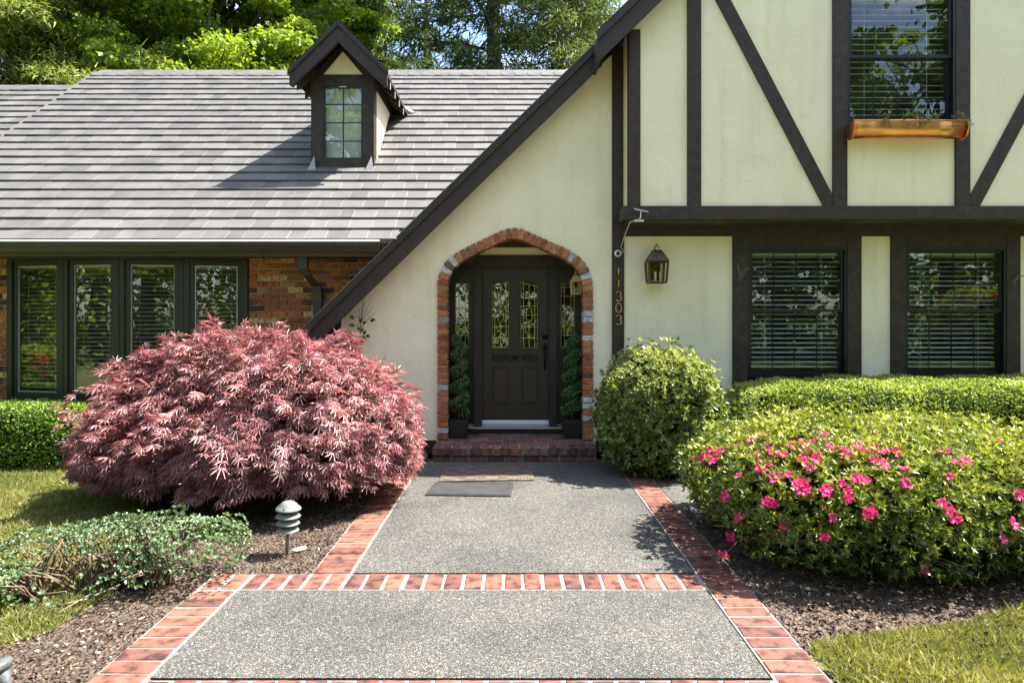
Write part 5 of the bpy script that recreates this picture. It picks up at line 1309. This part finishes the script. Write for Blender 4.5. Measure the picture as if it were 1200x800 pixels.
FL = [(832, 526), (827, 534), (839, 531), (836, 540), (845, 527), (822, 538), (865, 522), (884, 533), (895, 508), (893, 514), (904, 528), (908, 533), (914, 529), (929, 524), (935, 520), (942, 517), (948, 533), (955, 535), (961, 530), (958, 540), (907, 560), (912, 557), (924, 556), (932, 567), (939, 566), (945, 570), (941, 574), (966, 576), (970, 572), (988, 526), (994, 533), (1003, 524), (1008, 521), (1012, 527), (1027, 525), (1035, 529), (1043, 527), (1003, 560), (1010, 562), (1016, 562), (993, 576), (995, 584), (898, 588), (904, 586), (909, 590), (850, 580), (1017, 603), (1019, 600), (1064, 566), (1060, 548), (1091, 526), (1120, 607), (1176, 632), (1084, 668), (848, 650), (1173, 516), (1198, 580), (1036, 543), (1112, 558), (950, 520), (900, 544), (880, 516)]
FL += [(random.gauss(930, 60), random.gauss(540, 20)) for _ in range(26)] + [(random.uniform(1040, 1190), random.uniform(515, 640)) for _ in range(6)] + [(random.uniform(850, 1040), random.uniform(595, 640)) for _ in range(5)]
for i, (fx, fy) in enumerate(FL):
    # walk along the sight line until it meets the bush
    best = None
    for d in np.linspace(3.4, 6.2, 400):
        q = (np.array((PX(fx, d), d, PZ(fy, d))) - np.array(AC)) / np.array(AR)
        if np.sum(np.abs(q) ** 2.8) < 1.06: best = d; nq = np.sign(q) * np.abs(q) ** 1.8 / np.array(AR); break
    if best is None:
        best = min(np.linspace(3.6, 6.0, 200), key=lambda d: np.sum(np.abs((np.array((PX(fx, d), d, PZ(fy, d))) - np.array(AC)) / np.array(AR)) ** 2.6)); nq = np.array((-.3, -1, .5)); best = min(best, (EYE - .10) * F / (fy - HOR)) if fy > 640 else best
    nv = Vector(nq).normalized() + Vector((random.gauss(0, .45), random.gauss(-.25, .35), random.gauss(.1, .35))); best -= .055
    if fy > 640:      # a low shoot carries the flowers near the ground
        fp = Vector((PX(fx, best), best, PZ(fy, best))); tube('low_shoot', [fp + Vector((.28, .22, .06)), fp + Vector((.12, .1, .05)), fp + Vector((0, .01, -.015))], [.005, .004, .003], 'twig', t, 5)
        LPs = np.repeat(np.array([fp + Vector((0, .015, -.012))]), 7, 0); aa = np.linspace(0, 5.4, 7)
        leaves('shoot_leaves', LPs, np.c_[np.cos(aa), np.sin(aa), np.full(7, -.35)], np.tile((0, -.3, 1.), (7, 1)), .06, .36, LEAF, 'lf_azalea', t)['kind'] = 'stuff'
    o = inst('flower', fms[i % 5], t, (PX(fx, best), best, PZ(fy, best)), nv.to_track_quat('Z', 'Y').to_euler(), [random.uniform(.6, .95)] * 3)

# low blue-green shrub, sparse and twiggy, bottom left
t = thing('low_shrub', 'low sparse blue-green shrub with bare twigs at the lawn edge', 'shrub', loc=(-2.4, 4.0, 0))
PP, NN = [], []
for (c, rad, n, sd) in (((-2.15, 4.05, .20), (.43, .34, .20), 1050, 41), ((-2.55, 4.12, .26), (.36, .32, .12), 520, 45), ((-2.98, 4.02, .22), (.30, .30, .11), 380, 42), ((-3.02, 3.62, .13), (.30, .24, .11), 700, 43), ((-2.72, 3.58, .07), (.18, .15, .08), 170, 44), ((-2.38, 3.82, .12), (.28, .22, .12), 170, 46)):
    P, N = blob_points(n, c, rad, 2.0, -.25, .28, 8, sd, .3); PP.append(P); NN.append(N)
P = np.concatenate(PP); N = np.concatenate(NN); ok = P[:, 2] > .03; P, N = P[ok], N[ok]
ok = ~((np.abs(P[:, 0] + 2.62) < .22) & (P[:, 2] < .24) & (P[:, 1] < 4.0) & (rng.random(len(P)) < .85)); P, N = P[ok], N[ok]
B, D, U = rosettes(P, N, 7, .85)
leaves('foliage', B, D, U, rng.uniform(.014, .027, len(B)), .5, LEAF, 'lf_low', t, np.repeat(.40 + .25 * lumpy(P, 8, 9) + .15 * N[:, 2], 7) + rng.normal(size=len(B)) * .17)  # brighter leaf colour where facing up, painted top light
for bx_, by_ in ((-2.25, 3.95), (-2.6, 3.9), (-2.85, 3.8), (-2.45, 3.95)):
    sel = np.argsort(np.hypot(P[:, 0] - bx_, P[:, 1] - by_))[:900]
    stems('branch', t, (bx_, by_, -.02), [tuple(P[i]) for i in rng.choice(sel, 42)], .0085, 'twig', .07)
tube('fallen_twig', [(-2.62, 3.62, .02), (-2.48, 3.68, .035), (-2.36, 3.80, .07)], [.007, .006, .004], 'bark_pale', t, 6)
tube('fallen_twig', [(-2.55, 3.55, .015), (-2.50, 3.68, .04), (-2.47, 3.75, .05)], [.005, .004, .003], 'bark_pale', t, 6)

# ---- weeping red japanese maple
t = thing('japanese_maple', 'weeping red lace-leaf japanese maple mounded in front of the house', 'tree', loc=(-2.35, 5.85, 0))
MC, MR = np.array((-2.45, 5.92, .47)), np.array((1.52, 1.03, 1.05))
def mp_shape(n, depth):
    d = rdir(int(n * 2)); d = d[d[:, 2] > -.20][:n]
    q = unit(d) ; f = 1 + .075 * lumpy(q * MR, 2.2, 75) + .07 * lumpy(q * MR, 4.5, 77) + .05 * lumpy(q * MR, 9, 78)
    # broad shoulders, flatter crown, left skirt reaching further out
    zz = np.clip(q[:, 2], 0, 1); f *= 1 - .06 * np.sin(zz * math.pi) * (q[:, 0] < 0)
    P = MC + q * MR * (f * (1 - depth * rng.random(len(q)) ** 1.5))[:, None]
    return P, unit(q / MR)
n = 27000
P, N = mp_shape(n, .15)
lay = np.sin(P[:, 2] * 21 + 1.4 * lumpy(P, 3, 12) * 3)          # layered tiers of foliage with gaps between
keep = (lay > -.45) | (rng.random(len(P)) < .22); P, N = P[keep], N[keep]
n = len(P); out = unit(N * np.array((1, 1, .2)))
D = unit(out * .9 + np.array((0, 0, -.40)) + rdir(n) * .5); U = unit(N * .8 + np.array((0, 0, .8)) + rdir(n) * .45)
leaves('foliage', P, D, U, rng.uniform(.048, .092, n), 1.0, PALM, 'lf_maple', t, .45 + .22 * lumpy(P, 5, 90) + rng.normal(size=n) * .2)
ns = 300; Ps, Ns = mp_shape(ns, .05); ok = (Ps[:, 2] > .62) & ((Ps[:, 0] < -1.5) | (Ps[:, 2] > .95)); Ps, Ns = Ps[ok], Ns[ok]; ns = len(Ps); m_ = 9                # loose drooping sprays that break the outline
st_ = np.linspace(0, 1, m_)[None, :, None]; ln = rng.uniform(.12, .34, (ns, 1, 1))
dirs = unit(unit(Ns * np.array((1, 1, .35))) + .5 * rdir(ns) + np.array((0, 0, .12)))
Q = Ps[:, None] + dirs[:, None] * ln * st_ + np.array((0, 0, -1.)) * ln * .55 * st_ ** 2 + .015 * rng.normal(size=(ns, m_, 3))
Q = Q.reshape(-1, 3); Dq = unit(np.repeat(dirs, m_, 0) + .6 * rdir(len(Q)) + np.array((0, 0, -.35)))
leaves('spray_foliage', Q, Dq, unit(np.array((0, 0, 1.)) + .5 * rdir(len(Q))), rng.uniform(.06, .11, len(Q)), 1.0, PALM, 'lf_maple', t, np.repeat(np.clip(.45 + .18 * rng.normal(size=ns), .1, .75), m_) + .12 * rng.normal(size=len(Q)))
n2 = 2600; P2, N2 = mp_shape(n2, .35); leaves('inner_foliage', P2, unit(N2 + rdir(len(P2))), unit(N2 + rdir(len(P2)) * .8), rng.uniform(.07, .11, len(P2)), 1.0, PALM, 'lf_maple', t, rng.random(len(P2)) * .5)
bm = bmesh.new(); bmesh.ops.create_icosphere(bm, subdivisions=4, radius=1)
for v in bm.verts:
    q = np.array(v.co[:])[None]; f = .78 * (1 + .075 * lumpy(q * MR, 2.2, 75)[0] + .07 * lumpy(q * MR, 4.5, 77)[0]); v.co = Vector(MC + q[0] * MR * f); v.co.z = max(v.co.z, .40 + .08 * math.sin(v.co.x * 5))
fin(bm, 'dark_core', 'core_red', t, True)
tube('trunk', [(-2.35, 5.85, -.05), (-2.30, 5.82, .3), (-2.38, 5.86, .6), (-2.35, 5.9, 1.0)], [.09, .075, .06, .035], 'bark', t, 10)
stems('limb', t, (-2.34, 5.85, .45), [tuple(P[i] * .96 + np.array((-2.35, 5.85, .5)) * .04) for i in rng.integers(0, n, 70)], .02, 'bark', .04)

# ================================================================== TREES
def tree_trunk(t, base, h, r, lean=(0, 0), mat='bark'):
    pts = [(base[0] + lean[0] * q / 8 + .08 * math.sin(q * 1.3), base[1] + lean[1] * q / 8 + .06 * math.cos(q * 1.7), -.1 + h * q / 8) for q in range(9)]
    tube('trunk', pts, [r * (1.25 if q == 0 else 1 - .85 * q / 8) for q in range(9)], mat, t, 10)
    return pts

def broadleaf(label, x, y, h, crown_r, z0, nclump, per, leaf, mat, seed, group, detail=None):
    t = thing('broadleaf_tree', label, 'tree', group, (x, y, 0)); r = np.random.default_rng(seed)
    pts = tree_trunk(t, (x, y), h * .85, .16 + h * .011)
    cz = (z0 + h) / 2; hz = (h - z0) / 2
    d = unit(r.normal(size=(nclump, 3))); rad = r.random(nclump) ** .4
    C = np.array((x, y, cz)) + d * rad[:, None] * np.array((crown_r, crown_r, hz)) * (1 + .18 * lumpy(d * 3, 1.5, seed))[:, None]
    cr_ = r.uniform(.45, .95, nclump) * crown_r / 4.2
    dd_ = unit(r.normal(size=(nclump, per, 3))); dd_[..., 2] = np.abs(dd_[..., 2]) * 1.0 - .35
    P = C[:, None] + dd_ * (cr_[:, None, None] * r.uniform(.35, 1.1, (nclump, per, 1))) * np.array((1, 1, .62))
    N = unit(dd_ + np.array((0, 0, .6)) + .55 * r.normal(size=dd_.shape)).reshape(-1, 3); P = P.reshape(-1, 3); n = len(P)
    D = unit(r.normal(size=(n, 3)) * .7 + np.array((0, 0, -.35)) + dd_.reshape(-1, 3) * .5)
    rnd = np.repeat(.45 + .2 * r.normal(size=nclump), per) + r.normal(size=n) * .16
    leaves('crown', P, D, N, r.uniform(leaf * .7, leaf * 1.3, n), .75, LEAF, mat, t, rnd)
    bm = bmesh.new()
    for i in r.choice(nclump, min(nclump, 60), replace=False):
        b = Vector(pts[2 + int(r.integers(0, 5))]); e = Vector(C[i]); m = b.lerp(e, .55) + Vector((0, 0, .4)); b_tube(bm, [b, m, e], [.07, .045, .015], 5)
    fin(bm, 'limb', 'bark', t, True)['kind'] = 'stuff'
    return t

def conifer(label, x, y, h, rbase, z0, nbr, mat, seed, group, droop=.35, tuft=26, spray=.34, dens=1.0, trunk=.22, nsp=4, sw=.15):
    t = thing('conifer', label, 'tree', group, (x, y, 0)); r = np.random.default_rng(seed)
    tube('trunk', [(x, y, -.1), (x + .05, y, h * .3), (x - .03, y + .05, h * .6), (x, y, h)], [trunk * 1.2, trunk, trunk * .72, .03], 'bark', t, 10)
    bm = bmesh.new(); PP, DD_, UU, RR = [], [], [], []
    for i in range(nbr):
        f = (i + r.random()) / nbr; z = z0 + (h - z0) * f; L_ = rbase * (1 - f) ** .75 * r.uniform(.7, 1.12) + .25; az = i * 2.399 + r.normal() * .3
        o = np.array((math.cos(az), math.sin(az), 0)); side = np.array((-o[1], o[0], 0)); m = 7
        s = np.linspace(0, 1, m); pts = np.array((x, y, z)) + o * (L_ * s)[:, None] + np.array((0, 0, 1)) * (L_ * (.10 * s - droop * s ** 2 + .12 * s ** 4))[:, None] + side * (.06 * L_ * np.sin(s * 3 + r.random() * 6))[:, None]
        b_tube(bm, [tuple(p) for p in pts], list(.045 * (1 - .85 * s) * (.5 + L_ / 4)), 4, False)
        nt_ = int(tuft * L_ * dens)
        u = r.uniform(.12, 1, nt_); base = np.array([np.interp(u, s, pts[:, k2]) for k2 in range(3)]).T
        sgn = np.where(r.random(nt_) < .5, -1, 1)[:, None]; wl = (.18 + .30 * L_ * .45 * (1 - u) + .10)[:, None]
        v = r.random((nt_, 1)); Pq = base + side * sgn * wl * v + o * wl * v * .55 + np.array((0, 0, -1)) * (wl * v * .42 + .03)
        Dq = side * sgn * .7 + o * .75 + np.array((0, 0, -.42)) + .32 * r.normal(size=(nt_, 3))
        # three sprays per point
        for q in range(nsp):
            PP.append(Pq + .12 * r.normal(size=(nt_, 3))); DD_.append(Dq + .55 * r.normal(size=(nt_, 3))); UU.append(np.array((0, 0, 1.)) + .5 * r.normal(size=(nt_, 3))); RR.append(.42 + .2 * r.normal() + .14 * r.normal(size=nt_) + .2 * (u - .5))
    fin(bm, 'limb', 'bark', t, True)['kind'] = 'stuff'
    P = np.concatenate(PP); n = len(P)
    leaves('crown', P, np.concatenate(DD_), np.concatenate(UU), r.uniform(spray * .55, spray * 1.2, n), 1.0, strip(sw), mat, t, np.concatenate(RR))
    return t
G1 = 'trees behind the house'
conifer('pale feathery conifer behind the roof at the left edge', PX(15, 17.5), 17.5, 17.5, 5.6, 5.5, 170, 'lf_con_pale', 1, G1, .42, 34, .24, nsp=6)
broadleaf('bright green leafy tree behind the roof left of the dormer', PX(225, 20), 20, 18.5, 4.3, 5.5, 360, 340, .14, 'lf_bright', 2, G1)
broadleaf('second bright leafy tree partly hidden behind the dormer', PX(345, 23), 23, 19, 3.6, 5, 240, 280, .15, 'lf_bright', 3, G1)
conifer('dark drooping conifer just right of the dormer', PX(425, 25), 25, 26, 3.8, 4, 110, 'lf_con_dark', 4, G1, .55, 26, .38, nsp=6)
conifer('tall dark fir with open horizontal branches and visible trunk', PX(578, 21), 21, 25, 4.6, 5, 90, 'lf_con_dark', 5, G1, .22, 27, .34, trunk=.27, nsp=6)
conifer('dense green cedar behind the roof beside the gable rake', PX(655, 18.5), 18.5, 16.5, 2.7, 3, 110, 'lf_cedar', 6, G1, .35, 36, .24, nsp=6)
broadleaf('shaded mid-green tree behind the left conifer', PX(110, 27), 27, 23, 4.6, 6, 170, 150, .25, 'lf_mid', 7, G1)
conifer('far dark conifer filling the gap behind the fir', PX(500, 33), 33, 25, 4.4, 4, 70, 'lf_con_dark', 8, G1, .4, 20, .5)
conifer('far conifer showing above the ridge between fir and cedar', PX(690, 30), 30, 22, 4.2, 4, 70, 'lf_con_dark', 9, G1, .4, 20, .5)

# trees and shrubs across the front garden: the photograph shows them as reflections in the windows
G2 = 'trees across the front garden mirrored in the windows'
LB = 'leafy tree across the front garden, seen only as a reflection in the windows'
def copy_tree(src, x, y, rz, sc_):
    r = src.copy(); col.objects.link(r); r.location = (x, y, 0); r.rotation_euler = (0, 0, rz); r.scale = (sc_,) * 3
    for ch in list(src.children):
        c = ch.copy(); col.objects.link(c); c.parent = r; c.matrix_parent_inverse = ch.matrix_parent_inverse.copy()
    return r
ta = broadleaf(LB, -12, -13, 17, 3.8, 1.2, 150, 110, .24, 'lf_bright', 21, G2)
tb_ = broadleaf(LB, 13, -15, 18, 4.0, 1.0, 150, 110, .25, 'lf_mid', 22, G2)
for (src, x, y, rz, s_) in ((tb_, -20, 2.5, 1, .8), (ta, -19.5, -7, 2, .9), (ta, -7.5, -15, 3, 1.0), (tb_, 2.5, -18.5, 4, 1.0), (ta, 8, -17, 5, 1.1), (ta, 19.5, -12.5, .7, 1.25), (tb_, 25, -9, 1.7, 1.0), (tb_, -26, -4, 2.7, 1.1)):
    copy_tree(src, x, y, rz, s_)
def bloom_bush(x, y, h, w, label, seed):
    t, P, N = shrub('flowering_shrub', label, (x, y, h * .5), (w, w, h * .55), 1500, 6, .13, 'lf_bright', seed, .8, 2.2, .1, -.8, .36, cat='shrub')
    sel = P[rng.integers(0, len(P), 110)]; n = len(sel) * 12
    Q = np.repeat(sel, 12, 0) + .07 * rng.normal(size=(n, 3)); leaves('bloom', Q, rdir(n), rdir(n), .09, .8, LEAF, 'petal_red', t)
bloom_bush(15.5, -5.0, 2.6, 1.3, 'red flowering shrub mirrored in the window at the right edge', 61)
bloom_bush(-13.2, 4.7, 1.0, .8, 'orange-red flowering shrub mirrored in the leftmost bow window sash', 62)

def woodland():
    r = np.random.default_rng(5); P, D, U, S, RN = [], [], [], [], []
    for (r0, r1, n, per, h, cs, lf, sh) in ((16, 19, 420, 46, 4.5, 1.0, .24, .55), (20, 25, 620, 46, 9.5, 1.7, .42, .3)):
        a = r.uniform(R(158), R(382), n); rad = r.uniform(r0, r1, n)
        C = np.c_[rad * 1.15 * np.cos(a), -1.5 + rad * np.sin(a), h * r.random(n) ** 1.15]
        ok = C[:, 1] < 5.5; C = C[ok]; m = len(C)
        d = unit(r.normal(size=(m, per, 3))); q = C[:, None] + d * cs * r.uniform(.4, 1, (m, per, 1)); q[..., 2] = np.abs(q[..., 2])
        P.append(q.reshape(-1, 3)); U.append(unit(d + np.array((0, 0, .7))).reshape(-1, 3)); D.append(unit(r.normal(size=(m * per, 3)))); S.append(r.uniform(lf * .7, lf * 1.3, m * per)); RN.append(np.repeat(sh + .2 * r.normal(size=m), per) + .15 * r.normal(size=m * per))
    o = leaves('woodland', np.concatenate(P), np.concatenate(D), np.concatenate(U), np.concatenate(S), .8, LEAF, 'lf_bright', None, np.concatenate(RN))
    tag(o, 'leafy woodland edge round the front garden, mirrored in the windows', 'woodland', kind='stuff')
woodland()
